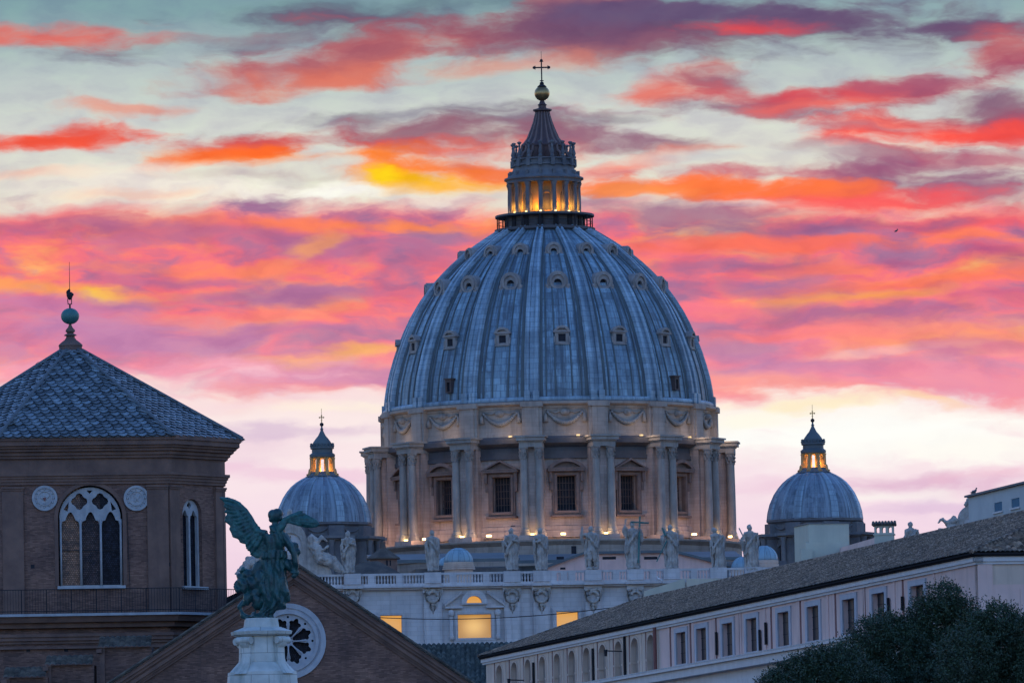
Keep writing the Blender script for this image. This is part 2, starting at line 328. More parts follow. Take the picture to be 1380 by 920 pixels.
def remesh(mb, voxel, name, mat, parent=None, loc=None, smooth=2, disp=None, label=None):
    """melts everything in mb into one continuous surface"""
    org = Vector(loc) if loc is not None else (ORG[parent.name] if parent else Vector((0, 0, 0)))
    me = bpy.data.meshes.new('tmp'); me.from_pydata([(v[0]-org.x, v[1]-org.y, v[2]-org.z) for v in mb.v], [], mb.f)
    bm = bmesh.new(); bm.from_mesh(me); bmesh.ops.recalc_face_normals(bm, faces=bm.faces); bm.to_mesh(me); bm.free()
    o = bpy.data.objects.new('tmp', me); COL.objects.link(o)
    m = o.modifiers.new('r', 'REMESH'); m.mode = 'VOXEL'; m.voxel_size = voxel
    if smooth: k = o.modifiers.new('s', 'SMOOTH'); k.iterations = smooth; k.factor = .5
    dg = bpy.context.evaluated_depsgraph_get(); ev = o.evaluated_get(dg); nm = bpy.data.meshes.new_from_object(ev)
    bpy.data.objects.remove(o); bpy.data.meshes.remove(me)
    nm.name = name; nm.modifiers if False else None
    if disp:
        n = len(nm.vertices); co = np.empty(n*3, np.float32); nm.vertices.foreach_get('co', co); co = co.reshape(-1, 3)
        no = np.empty(n*3, np.float32); nm.vertices.foreach_get('normal', no); no = no.reshape(-1, 3)
        d = np.array([disp(Vector(c)) for c in co], np.float32)
        nm.vertices.foreach_set('co', (co+no*d[:, None]).ravel())
    add_uv(nm, org); nm.materials.clear(); nm.materials.append(mat); nm.shade_smooth()
    r = bpy.data.objects.new(name, nm); COL.objects.link(r); ORG[r.name] = org
    if parent: r.parent = parent
    else: r.location = org
    if label: r['label'] = label
    return r
# ---------------------------------------------------------------- materials
MATS = {}
def surf(name, c1, c2=None, ns=1.0, rough=.85, bump=.2, bscale=6, streak=0, streakc=(.05, .045, .04), brick=None, metal=0, island=0, grime=0, spec=.5, drip=0, dripc=(.06, .08, .11)):
    """c1/c2 mixed by noise; brick=(width, row, mortar, colour spread, mortar colour); streak = rain stains running down; island = colour change from piece to piece"""
    if name in MATS: return MATS[name]
    m = bpy.data.materials.new(name); m.use_nodes = True; T = NT(m.node_tree); bs = T.n['Principled BSDF']
    tc = T.new('ShaderNodeTexCoord'); ob = tc.outputs['Object']; uv = tc.outputs['UV']
    c2 = c2 or tuple(x*.75 for x in c1)
    n = T.noise(ob, ns, 6, .6); col = T.mix(T.rng(n, .35, .65), c1, c2); h = T.noise(ob, bscale, 5, .65)
    if grime:
        g = T.noise(T.mapping(ob, loc=(3, 7, 1)), ns*.35, 4, .6); col = T.mix(T.math('MULTIPLY', T.rng(g, .5, .68), grime), col, tuple(x*.45 for x in c1))
    if brick:
        bw, rh, mo, spread, mc = brick
        b = T.new('ShaderNodeTexBrick'); T.l.new(uv, b.inputs['Vector']); b.inputs['Scale'].default_value = 1
        b.inputs['Brick Width'].default_value = bw; b.inputs['Row Height'].default_value = rh; b.inputs['Mortar Size'].default_value = mo; b.inputs['Mortar Smooth'].default_value = .3
        b.inputs['Color1'].default_value = (1-spread,)*3+(1,); b.inputs['Color2'].default_value = (1+spread*.6,)*3+(1,); b.inputs['Mortar'].default_value = (*mc, 1); b.inputs['Bias'].default_value = 0
        col = T.mix(1.0, col, b.outputs[0], 'MULTIPLY'); h = T.math('ADD', T.math('MULTIPLY', h, .5), T.math('MULTIPLY', b.outputs['Fac'], -.6))
    if streak:
        s = T.noise(T.mapping(ob, scale=(1, 1, .06)), 1.4*ns if ns > .6 else 1.1, 6, .7)
        col = T.mix(T.math('MULTIPLY', T.rng(s, .5, .72), streak), col, streakc)
    if drip:      # long stains in wall co-ordinates, each starting at its own height
        for sc_, off in (((1.3, .045, 1), 0), ((.55, .03, 1), 7)):
            dn = T.noise(T.mapping(uv, loc=(off, off, 0), scale=sc_), 1.0, 5, .7, '2D'); col = T.mix(T.math('MULTIPLY', T.rng(dn, .50, .66), drip), col, dripc)
        pn = T.noise(T.mapping(uv, scale=(.22, .30, 1)), 1.0, 3, .6, '2D'); col = T.mix(T.rng(pn, .56, .60, 0, drip*.5), col, dripc)
    if island:
        gi = T.new('ShaderNodeNewGeometry').outputs['Random Per Island']
        col = T.mix(1.0, col, T.ramp(gi, [(0, (1-island,)*3), (1, (1+island,)*3)]), 'MULTIPLY')
    T.put(bs.inputs['Base Color'], col); bs.inputs['Roughness'].default_value = rough; bs.inputs['Metallic'].default_value = metal; bs.inputs['Specular IOR Level'].default_value = spec
    if bump:
        bn = T.new('ShaderNodeBump'); bn.inputs['Strength'].default_value = bump; bn.inputs['Distance'].default_value = .08; T.put(bn.inputs['Height'], h); T.l.new(bn.outputs[0], bs.inputs['Normal'])
    MATS[name] = m; return m
def glow(name, c, strength, var=0, hot=None):
    m = bpy.data.materials.new(name); m.use_nodes = True; T = NT(m.node_tree); bs = T.n['Principled BSDF']
    bs.inputs['Base Color'].default_value = (.4, .3, .15, 1); bs.inputs['Emission Color'].default_value = (*c, 1); bs.inputs['Emission Strength'].default_value = strength
    if hot:     # a lamp glowing behind the blind
        tc = T.new('ShaderNodeTexCoord').outputs['Object']; v = T.vm('SUBTRACT', tc, hot[0]); v = T.vm('MULTIPLY', v, (1/hot[1], 1/hot[1], 1.2/hot[1])); d = T.vm('LENGTH', v, out='v')
        f = T.rng(d, 0, 1, 1, 0, True); T.put(bs.inputs['Emission Color'], T.mix(f, c, hot[2])); T.put(bs.inputs['Emission Strength'], T.math('MULTIPLY_ADD', f, strength*.85, strength*.62))
    return m
K = 2**-EXPO
M = {}
M['trav'] = surf('travertine', (.39, .33, .29), (.28, .24, .215), .25, .88, .3, 3, streak=.6, streakc=(.12, .105, .10), brick=(2.0, .62, .02, .08, (.75, .73, .72)))
M['drumwall'] = surf('drum_stone', (.47, .37, .33), (.33, .27, .245), .3, .9, .3, 3, streak=.6, streakc=(.11, .085, .08), brick=(1.5, .5, .02, .09, (.75, .72, .7)))
M['colstone'] = surf('column_stone', (.34, .31, .285), (.24, .22, .21), .4, .85, .25, 4, streak=.6, streakc=(.10, .095, .095))
M['facade'] = surf('facade_stone', (.56, .54, .555), (.44, .43, .45), .22, .85, .3, 2.5, streak=.5, streakc=(.25, .23, .24), brick=(1.8, .6, .02, .08, (.75, .74, .74)))
M['lead'] = surf('lead_sheet', (.29, .43, .53), (.19, .30, .40), .12, .55, .35, 2, streak=.55, streakc=(.09, .10, .125), brick=(1.25, 1.0, .045, .24, (.5, .5, .55)), grime=.5, drip=.8)
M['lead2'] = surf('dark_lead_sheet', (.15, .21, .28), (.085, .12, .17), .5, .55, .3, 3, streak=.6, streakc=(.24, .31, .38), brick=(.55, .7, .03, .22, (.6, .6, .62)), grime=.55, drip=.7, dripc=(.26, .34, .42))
M['winframe'] = surf('sooty_window_frame', (.24, .165, .14), (.15, .11, .10), .8, .85, .3, 4, streak=.6, streakc=(.07, .06, .06))
M['dormer'] = surf('dormer_stone', (.34, .31, .30), (.24, .22, .22), .8, .8, .3, 4, streak=.5, streakc=(.09, .09, .1))
M['entab'] = surf('shade_toned_stone', (.11, .11, .12), (.07, .07, .085), .4, .85, .3, 3, streak=.4)  # frieze's blocked lamp light painted in as dark stone; the lantern borrows it
M['leadrib'] = surf('lead_rib', (.36, .49, .59), (.24, .34, .43), .2, .5, .3, 2, streak=.4, streakc=(.11, .12, .14), brick=(6, .8, .04, .14, (.55, .55, .58)), drip=.5)
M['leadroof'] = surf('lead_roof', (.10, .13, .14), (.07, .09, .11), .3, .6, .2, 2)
M['leadblue'] = surf('pale_lead', (.25, .38, .46), (.20, .31, .39), .4, .55, .2, 2, brick=(.9, 5, .05, .08, (.6, .6, .6)))
M['darkstone'] = surf('weathered_stone', (.16, .165, .18), (.095, .10, .12), .4, .8, .3, 3, streak=.4)
M['statue'] = surf('statue_travertine', (.47, .43, .40), (.30, .28, .27), 1.1, .85, .5, 5, streak=.8, streakc=(.12, .11, .115), grime=.5)
M['glass'] = surf('dark_window', (.025, .028, .04), (.016, .018, .028), 1, .5, 0, spec=.12)
M['frame'] = surf('window_wood', (.09, .06, .055), (.06, .045, .045), 1, .7, .1)
M['gilt'] = surf('gilded_bronze', (.42, .28, .12), (.30, .20, .10), 1.5, .38, .1, metal=.9)
M['iron'] = surf('dark_iron', (.035, .035, .045), (.025, .025, .03), 2, .8, .1, spec=.15)
M['lampglass'] = glow('lamp_glass', (1.0, .62, .22), 2.2*K*3)
M['lampdim'] = glow('dim_lamp_glass', (1.0, .68, .34), .7*K)
M['brick'] = surf('roman_brick', (.24, .138, .110), (.14, .082, .072), .55, .92, .4, 6, streak=.4, streakc=(.05, .038, .042), brick=(.30, .075, .014, .45, (.8, .78, .78)), grime=.6)
M['brickcor'] = surf('moulded_brick', (.21, .128, .105), (.13, .082, .074), .8, .9, .3, 6, streak=.4, streakc=(.045, .036, .04), grime=.4)
M['slate'] = surf('slate_scales', (.165, .21, .245), (.08, .105, .13), 1.6, .5, .25, 7, island=.55, grime=.35)
M['sleadhip'] = surf('hip_lead', (.10, .12, .14), (.075, .09, .105), 1, .6, .2)
M['tracery'] = surf('tracery_marble', (.40, .42, .46), (.30, .32, .36), 2, .75, .3, 8, streak=.4, streakc=(.15, .16, .19))
M['leaded'] = surf('leaded_glass', (.030, .034, .055), (.010, .011, .02), 3, .5, .3, 14, spec=.15, brick=(.11, .11, .015, .5, (.3, .3, .3)))
M['leadedred'] = surf('leaded_glass_with_lit_brick_behind', (.42, .22, .14), (.12, .07, .065), 2.2, .5, .5, 14, brick=(.13, .11, .02, .5, (.3, .3, .3)))  # warm glow of the left pane put into the glass colour
M['copper'] = surf('green_copper', (.05, .19, .19), (.035, .12, .13), 3, .55, .2)
M['bronze'] = surf('verdigris_bronze', (.012, .075, .082), (.004, .022, .032), 3, .5, .15, 10, streak=.6, streakc=(.03, .15, .155))
M['wing'] = surf('verdigris_bronze_wing', (.016, .12, .125), (.006, .042, .052), 5, .5, .4, 12, streak=.5, streakc=(.05, .19, .19))
M['marble'] = surf('white_marble', (.60, .62, .61), (.44, .48, .48), 1.5, .7, .3, 6, streak=.75, streakc=(.20, .24, .23), grime=.5, brick=(1.4, .72, .012, .05, (.5, .5, .5)))
M['rosestone'] = surf('rose_marble', (.40, .42, .47), (.31, .33, .38), 2, .75, .2, 8, streak=.35, streakc=(.17, .17, .2))
M['pink'] = surf('pink_plaster', (.70, .49, .44), (.62, .43, .395), .5, .9, .15, 5, streak=.45, streakc=(.34, .24, .22), grime=.25)
M['beige'] = surf('beige_plaster', (.64, .50, .41), (.54, .42, .35), .5, .9, .15, 5, streak=.45, streakc=(.28, .22, .19), grime=.25)
M['fascia'] = surf('white_cornice', (.60, .59, .61), (.52, .51, .53), .8, .8, .1, streak=.25, streakc=(.28, .27, .28))
M['surround'] = surf('grey_window_surround', (.42, .43, .48), (.36, .37, .42), 1, .8, .1)
M['redline'] = surf('rust_red_panel_line', (.22, .09, .08), (.16, .07, .07), 1, .9, .1)
M['tile'] = surf('old_roof_tiles', (.125, .098, .082), (.065, .055, .052), .9, .95, .3, 6, island=0, grime=.6)
M['tiledark'] = surf('dark_green_tiles', (.055, .075, .085), (.035, .05, .06), 1, .9, .3, 6, grime=.5)
M['cream'] = surf('cream_plaster', (.50, .50, .42), (.44, .44, .38), .5, .9, .1, streak=.3, streakc=(.28, .28, .25))
M['pale'] = surf('pale_grey_plaster', (.46, .49, .50), (.40, .43, .45), .5, .9, .1, streak=.2, streakc=(.3, .31, .33))
M['gutter'] = surf('dark_gutter', (.03, .03, .035), (.022, .022, .026), 1, 1, .1, spec=0)
M['bark'] = surf('bark', (.07, .055, .045), (.05, .04, .033), 3, .95, .5)
M['ground'] = surf('ground_dust', (.12, .11, .10), (.09, .085, .08), .05, .95, .1)
# ================================================================ ground
g = MB(); g.add([(-6000, -2000, 0), (6000, -2000, 0), (6000, 20000, 0), (-6000, 20000, 0)], [(0, 1, 2, 3)]); struct(g.build('ground', M['ground']))
# ================================================================ the basilica
DY = 1100.0; DX = P(736.5, 410, DY).x
def H(y, Y=DY): return P(740.5-(600-y)*.021, y, Y).z        # height of a picture row at distance Y
DC = (DX, DY, 0)
PH = -6.0                                                   # where the first rib stands
bas = thing('basilica', 'huge domed basilica of pale stone with a lead dome between two small domes', 'basilica', (DX, DY, 0))
def pol(a, r, z, c=DC): a = R_(a); return Vector((c[0]+r*math.sin(a), c[1]-r*math.cos(a), z))
def rbox(mb, a, r0, r1, w, z0, z1, c=DC, w1=None):
    """box standing radially: tangential width w"""
    t = Vector((math.cos(R_(a)), math.sin(R_(a)), 0)); w1 = w if w1 is None else w1
    q = [pol(a, r1, 0, c)-t*w1/2, pol(a, r1, 0, c)+t*w1/2, pol(a, r0, 0, c)+t*w/2, pol(a, r0, 0, c)-t*w/2]
    return mb.hexa([Vector((p.x, p.y, z0)) for p in q]+[Vector((p.x, p.y, z1)) for p in q])
cyl = ('cyl', DX, DY, 25)
z_corn_t, z_corn_b = H(603.5), H(611)
ZB = H(603.5)  # top of the buttress cornice
off = EYE + 0.0
hD = lambda h: EYE + h*1.0
# heights above the eye measured in the photograph
z_attic0, z_attic1 = hD(68.9), hD(74.3)
z_cap_t, z_cap_b, z_sh_b, z_bs_b = hD(67.2), hD(65.4), hD(55.1), hD(54.0)
M['lwarm_door'] = surf('pale_door', (.5, .36, .28), (.42, .3, .25), 1, .8, .1)
# --- drum wall with window openings
drum = None
def curved_wall(mb, R, z0, z1, holes, step=2.25, c=DC, depth=1.2):
    """round wall; holes = list of (a0,a1,z0,z1)"""
    A = set(np.round(np.arange(0, 360, step), 4)); Z = {z0, z1}
    for (a, b, p, q) in holes:
        A.add(round(a % 360, 4)); A.add(round(b % 360, 4)); Z.add(p); Z.add(q)
    A = sorted(A); Z = sorted(Z); A.append(A[0]+360)
    for i in range(len(A)-1):
        am = (A[i]+A[i+1])/2
        for k in range(len(Z)-1):
            zm = (Z[k]+Z[k+1])/2
            if any(((am-a) % 360) < ((b-a) % 360) and p < zm < q for (a, b, p, q) in holes): continue
            mb.add([pol(A[i], R, Z[k], c), pol(A[i+1], R, Z[k], c), pol(A[i+1], R, Z[k+1], c), pol(A[i], R, Z[k+1], c)], [(0, 1, 2, 3)])
    for (a, b, p, q) in holes:
        for (x0, x1, y0, y1) in ((a, a, p, q), (b, b, p, q)):
            mb.add([pol(x0, R, y0, c), pol(x0, R-depth, y0, c), pol(x0, R-depth, y1, c), pol(x0, R, y1, c)], [(0, 1, 2, 3)])
        for zz in (p, q):
            mb.add([pol(a, R, zz, c), pol(b, R, zz, c), pol(b, R-depth, zz, c), pol(a, R-depth, zz, c)], [(0, 1, 2, 3)])
wz0, wz1 = hD(57.8), hD(63.0); RW = 24.9
WA = [PH+11.25+22.5*k for k in range(16)]; BA = [PH+22.5*k for k in range(16)]
wa = math.degrees(1.42/RW)
m = MB(); curved_wall(m, RW, hD(40), z_attic0-.4, [(a-wa, a+wa, wz0, wz1) for a in WA])
drum = m.build('drum', M['drumwall'], bas, uv=cyl, fix=False, label='round brown stone drum with paired columns and tall windows')
# core behind the windows
m = MB(); m.lathe(DC, [(RW-1.25, hD(54)), (RW-1.25, hD(66))], 96, cap=False); m.build('window_backing', M['glass'], drum, smooth=True)
# inner body that closes the dome
for k, a in enumerate(WA):
    t = Vector((math.cos(R_(a)), math.sin(R_(a)), 0)); fa = R_(a)
    Fw = Frame(pol(a, RW-.05, 0).x, pol(a, RW-.05, 0).y, fa)
    m = MB()
    m.plate(Fw.pt, rect(-2.1, 2.1, wz0-.75, wz1+.65), [rect(-1.40, 1.40, wz0, wz1)], -.35, .32)
    m.plate(Fw.pt, rect(-1.85, 1.85, wz0-.45, wz1+.4), [rect(-1.5, 1.5, wz0-.08, wz1+.1)], .32, .46)
    m.fbox(Fw, -2.4, 2.4, -.3, .75, wz0-1.0, wz0-.7)
    for s in (-1, 1):
        m.fbox(Fw, s*2.15, s*2.6, -.3, .75, wz1-.9, wz1+.65)
        m.fbox(Fw, s*2.12, s*2.5, -.3, .4, wz1-2.2, wz1-.9)
    m.fbox(Fw, -2.85, 2.85, -.3, 1.15, wz1+.65, wz1+1.0)
    zc = wz1+1.0
    if k % 2 == 1:     # triangular head
        m.plate(Fw.pt, [(-2.95, zc), (2.95, zc), (0, zc+1.55)], [[(-2.2, zc+.18), (2.2, zc+.18), (0, zc+1.28)]], .3, 1.25)
        m.plate(Fw.pt, [(-2.4, zc), (2.4, zc), (0, zc+1.3)], [], -.3, .45)
    else:
        o_ = [(-2.95, zc)]+[(2.95, zc)]+arc(0, zc-2.0, 3.55, 34.3, 145.7, 14); i_ = [(-2.0, zc+.18), (2.0, zc+.18)]+arc(0, zc-2.0, 3.05, 47, 133, 12)
        m.plate(Fw.pt, o_[:2]+o_[2:], [i_], .3, 1.25); m.plate(Fw.pt, [(-2.4, zc)]+[(2.4, zc)]+arc(0, zc-2.0, 3.3, 42, 138, 10), [], -.3, .45)
    w = m.build('window', M['winframe'], drum)
    m = MB()
    for i in range(7): u = -1.35+2.7*i/6; m.fbox(Fw, u-.045, u+.045, -.9, -.82, wz0, wz1)
    for i in range(1, 5): z = wz0+(wz1-wz0)*i/5; m.fbox(Fw, -1.4, 1.4, -.92, -.84, z-.04, z+.04)
    m.build('window_grille', M['frame'], drum)
# wall bands between buttresses
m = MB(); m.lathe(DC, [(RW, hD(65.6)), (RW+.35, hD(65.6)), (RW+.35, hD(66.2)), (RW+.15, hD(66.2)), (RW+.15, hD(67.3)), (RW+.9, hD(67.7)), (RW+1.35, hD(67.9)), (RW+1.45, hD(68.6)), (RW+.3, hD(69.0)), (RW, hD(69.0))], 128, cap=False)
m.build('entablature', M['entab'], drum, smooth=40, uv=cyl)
m = MB(); m.lathe(DC, [(RW, hD(55.6)), (RW+.3, hD(55.5)), (RW+.3, hD(54.9)), (RW+.5, hD(54.8)), (RW+.5, hD(53.8))], 128, cap=False); m.build('plinth', M['drumwall'], drum, uv=cyl)
def capital(mb, p, r, z0, z1):
    """leafy capital: bell, three tiers of curling leaves and a corner slab"""
    h = z1-z0; mb.lathe((p.x, p.y, 0), [(r*.86, z0), (r*1.05, z0+.02*h), (r*.92, z0+.08*h), (r*.95, z0+.5*h), (r*1.25, z0+.86*h)], 12)
    for tier, (rz, rr, n) in enumerate(((.05, 1.0, 8), (.36, 1.08, 8), (.62, 1.2, 4))):
        for j in range(n):
            a = 2*math.pi*(j+.5*(tier % 2))/n + (math.pi/4 if n == 4 else 0); d = Vector((math.sin(a), -math.cos(a), 0)); b = p+d*r*rr*.93
            mb.tube([b+Vector((0, 0, z0+h*rz)), b+d*r*.08+Vector((0, 0, z0+h*(rz+.2))), b+d*r*(.36 if n == 8 else .55)+Vector((0, 0, z0+h*(rz+.29))), b+d*r*(.34 if n == 8 else .6)+Vector((0, 0, z0+h*(rz+.20)))], [r*.24, r*.22, r*.17, r*.08], 5)
    mb.lathe((p.x, p.y, 0), [(r*1.6, z0+.88*h), (r*1.75, z0+.94*h), (r*1.75, z1)], 4, 45, 405)
# --- sixteen buttresses with paired columns
lamps_at = []
for k, a in enumerate(BA):
    t = Vector((math.cos(R_(a)), math.sin(R_(a)), 0))
    m = MB(); rbox(m, a, RW-.3, 27.35, 2.0, z_bs_b, z_cap_t); rbox(m, a, RW-.2, 26.4, 3.3, z_bs_b, z_cap_t-.01)
    rbox(m, a, RW-.3, 28.95, 4.0, hD(53.2), z_bs_b)
    b = m.build('buttress', M['drumwall'], drum, uv=cyl)
    for s in (-1, 1):
        p = pol(a, 27.75, 0)+t*s*1.16; m = MB()
        m.lathe((p.x, p.y, 0), [(.60, z_sh_b), (.61, z_sh_b+2.5), (.58, z_sh_b+6), (.52, z_cap_b)], 20)
        m.build('column', M['colstone'], b, smooth=40)
        m = MB(); m.lathe((p.x, p.y, 0), [(.92, z_bs_b), (.92, z_bs_b+.35), (.82, z_bs_b+.36), (.86, z_bs_b+.5), (.72, z_bs_b+.66), (.76, z_bs_b+.8), (.66, z_sh_b-.05), (.62, z_sh_b)], 20); m.build('column_base', M['colstone'], b, smooth=40)
        m = MB(); capital(m, p, .56, z_cap_b, z_cap_t); m.build('capital', M['colstone'], b, smooth=40)
    m = MB(); rbox(m, a, RW, 28.45, 3.5, z_cap_t, z_cap_t+.75); rbox(m, a, RW, 28.62, 3.85, z_cap_t+.75, z_cap_t+.95)
    rbox(m, a, RW, 28.95, 4.3, z_cap_t+.95, z_attic0-.25); rbox(m, a, RW, 29.15, 4.75, z_attic0-.25, z_attic0)
    m.build('cornice_block', M['colstone'], b)
    # floodlight between the two columns
    m = MB(); q = pol(a, 28.3, z_bs_b+.18); rbox(m, a, 28.1, 28.5, .5, z_bs_b, z_bs_b+.25); m.build('floodlight', M['lampglass'], b)
    if math.cos(R_(a)) > -.15: lamps_at.append((a, b))
WARM = (1.0, .66, .30)
EN = 26.0
for a, b in lamps_at:
    for da in (0,):
        lamp('floodlight_bulb', pol(a, 28.75, z_bs_b+.5), EN*.22, WARM, b, .25)
for a in WA:
    if math.cos(R_(a)) > -.1:
        m = MB(); rbox(m, a-2, 28.5, 28.9, .7, z_bs_b-.05, z_bs_b+.22); fl = m.build('floodlight', M['lampglass'], drum)
        lamp('floodlight_bulb', pol(a-2, 29.0, z_bs_b+.3), EN*2.0, (1.0, .60, .36), drum, .5)
        rbox_ = None
        m = MB(); rbox(m, a+4, RW+1.0, RW+1.3, .5, z_attic0-.02, z_attic0+.2); m.build('floodlight', M['lampdim'], drum)
        lamp('floodlight_bulb', pol(a+4, 27.6, z_attic0+.5), EN*.5, (1.0, .70, .44), drum, .4)
# --- stylobate ring under the drum
m = MB(); m.lathe(DC, [(29.5, hD(36)), (28.9, hD(36)), (28.9, hD(50.5)), (29.15, hD(50.6)), (29.15, hD(52.4)), (29.5, hD(52.7)), (29.9, hD(53.0)), (29.9, hD(53.25)), (24, hD(53.3))], 128, cap=False)
m.build('drum_base', M['trav'], bas, smooth=30, uv=cyl)
for a in (6.2,):
    m = MB(); rbox(m, a, 28.6, 29.2, .75, hD(50.9), hD(52.2)); m.build('opening', M['glass'], bas)
for a in (-13.6, 34.5):
    m = MB(); rbox(m, a, RW-.2, RW+.06, .7, z_bs_b, z_bs_b+1.7); m.build('small_door', M['glass'] if a < 0 else M['lwarm_door'], drum)
# --- attic with garlands
m = MB(); m.lathe(DC, [(RW, z_attic0-.1), (25.15, z_attic0), (25.15, z_attic0+.55), (24.95, z_attic0+.6), (24.95, z_attic1-1.15), (25.1, z_attic1-1.1), (25.15, z_attic1-.8), (25.75, z_attic1-.55), (25.95, z_attic1-.5), (25.95, z_attic1-.15), (25.3, z_attic1), (24.4, z_attic1+.02)], 128, cap=False)
attic = m.build('attic', M['trav'], bas, smooth=30, uv=cyl, label='pale stone attic band hung with carved garlands')
for a in BA:
    m = MB(); rbox(m, a, 24.6, 25.75, 3.0, z_attic0, z_attic1-.9); rbox(m, a, 24.6, 25.95, 2.1, z_attic0, z_attic1-.9); rbox(m, a, 24.6, 26.2, 3.4, z_attic1-.9, z_attic1-.1); m.build('attic_pier', M['trav'], attic, uv=cyl)
for a in WA:
    m = MB(); zt = z_attic1-1.6
    for i in range(-9, 9):
        f0 = i/9; f1 = (i+1)/9; aa = a+f0*6.2; bb = a+f1*6.2
        th = .20+.26*(1-abs((f0+f1)/2)**1.5)
        m.tube([pol(aa, 25.12, zt-1.75*(1-f0*f0)), pol((aa+bb)/2, 25.2, zt-1.75*(1-((f0+f1)/2)**2)), pol(bb, 25.12, zt-1.75*(1-f1*f1))], [th*.8, th, th*.8], 6)
    for s in (-1, 1):
        m.tube([pol(a+s*6.3, 25.1, zt+.15), pol(a+s*6.7, 25.15, zt-.7), pol(a+s*6.7, 25.1, zt-1.6)], [.12, .28, .42], 6)
        m.tube([pol(a+s*5.9, 25.1, zt+.1), pol(a+s*3.2, 25.1, zt-.25), pol(a+s*.5, 25.1, zt+.15)], [.1, .12, .1], 5)
    m.ell(pol(a, 25.15, zt-.15), (.7, .35, .5)); m.ell(pol(a, 25.4, zt-.1), (.3, .25, .35))
    m.build('garland', M['darkstone'] if False else M['colstone'], attic, smooth=True)
# --- dome shell
PR = [(74.6, 25.2), (76.7, 25.0), (78.8, 24.65), (80.7, 24.15), (82.7, 23.55), (84.5, 22.9), (87, 21.85), (89, 20.85), (91.2, 19.5), (93.3, 17.95), (95, 16.4), (96.4, 14.95), (97.9, 13.2), (99.2, 11.5), (100.3, 9.8), (101.3, 8.2), (102.1, 6.9)]
def prof_r(h):
    for (h0, r0), (h1, r1) in zip(PR, PR[1:]):
        if h0 <= h <= h1: return r0+(r1-r0)*(h-h0)/(h1-h0)
    return PR[0][1] if h < PR[0][0] else PR[-1][1]
RS = -.35
m = MB(); m.lathe(DC, [(r+RS, hD(h)) for h, r in PR], 192, cap=False)
dome = m.build('dome', M['lead'], bas, smooth=True, uv=cyl, fix=False, label='tall ribbed dome sheathed in blue grey lead')
def band(a, wfun, out, h0=74.6, h1=102.0, n=44, lift=0):
    mb = MB(); rs = []
    for i in range(n+1):
        h = h0+(h1-h0)*(i/n); r = prof_r(h)+RS; e = .05
        dr = (prof_r(min(h+e, 102.1))-prof_r(max(h-e, 74.6)))/(min(h+e, 102.1)-max(h-e, 74.6)); nl = math.hypot(1, dr); nr, nz = 1/nl, -dr/nl
        f = (h-h0)/(h1-h0); w = wfun(h); o = out(h) if callable(out) else out
        t = Vector((math.cos(R_(a)), math.sin(R_(a)), 0))
        def q(du, dn): c = pol(a, r+nr*dn, hD(h)+nz*dn)+t*du; return c
        rs.append([q(-w/2, -.3), q(-w/2, o*.75), q(-w*.40, o), q(w*.40, o), q(w/2, o*.75), q(w/2, -.3)])
    mb.rings(rs); return mb
def ribw(h): return .55+1.75*(prof_r(h)/25.0)**1.0
for a in BA:
    mb = band(a, lambda h: ribw(h), .30)
    for s in (-1, 1):
        rs_ = band(a, lambda h: ribw(h)*.30, .62)
        # shift the two rolls of the rib to its edges
        n0 = len(mb.v); t = Vector((math.cos(R_(a)), math.sin(R_(a)), 0)); b0 = len(mb.v)
        vv = []
        for i, p in enumerate(rs_.v):
            ring = i//6; h = 74.6+(102.0-74.6)*(ring/44); sh = s*ribw(h)*.31
            vv.append((p[0]+t.x*sh, p[1]+t.y*sh, p[2]))
        mb.add(vv, rs_.f)
    rb_ = mb.build('rib', M['leadrib'], dome, smooth=35, uv=cyl)
    mb = MB()
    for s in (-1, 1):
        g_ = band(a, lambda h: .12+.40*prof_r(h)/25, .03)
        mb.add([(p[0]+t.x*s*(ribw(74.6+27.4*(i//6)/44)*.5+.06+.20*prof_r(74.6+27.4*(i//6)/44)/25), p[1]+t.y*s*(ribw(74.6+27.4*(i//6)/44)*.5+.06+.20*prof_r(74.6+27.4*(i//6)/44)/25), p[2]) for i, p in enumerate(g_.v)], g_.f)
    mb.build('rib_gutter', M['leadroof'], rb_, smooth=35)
# standing seams either side of the dormers
m = MB()
for a in WA:
    for fa, top in ((-2.9, 99.0), (2.9, 99.0), (-6.2, 97.0), (6.2, 97.0)):
        def sh(h, fa=fa): return fa
        b_ = band(a+fa, lambda h:   .07+.15*prof_r(h)/25, .16, 74.8, top, 30); m.add(b_.v, b_.f)
m.build('standing_seams', M['leadroof'], dome, smooth=35, uv=cyl)
m = MB(); m.lathe(DC, [(24.6, z_attic1), (25.5, z_attic1+.02), (25.5, z_attic1+.35), (25.3, z_attic1+.6), (24.6, z_attic1+.62)], 128, cap=False)
for a in BA:
    for s in (-1, 1): rbox(m, a+s*1.5, 24.8, 25.7, .9, z_attic1, z_attic1+1.5)
m.build('dome_skirt', M['leadrib'], dome, uv=cyl)
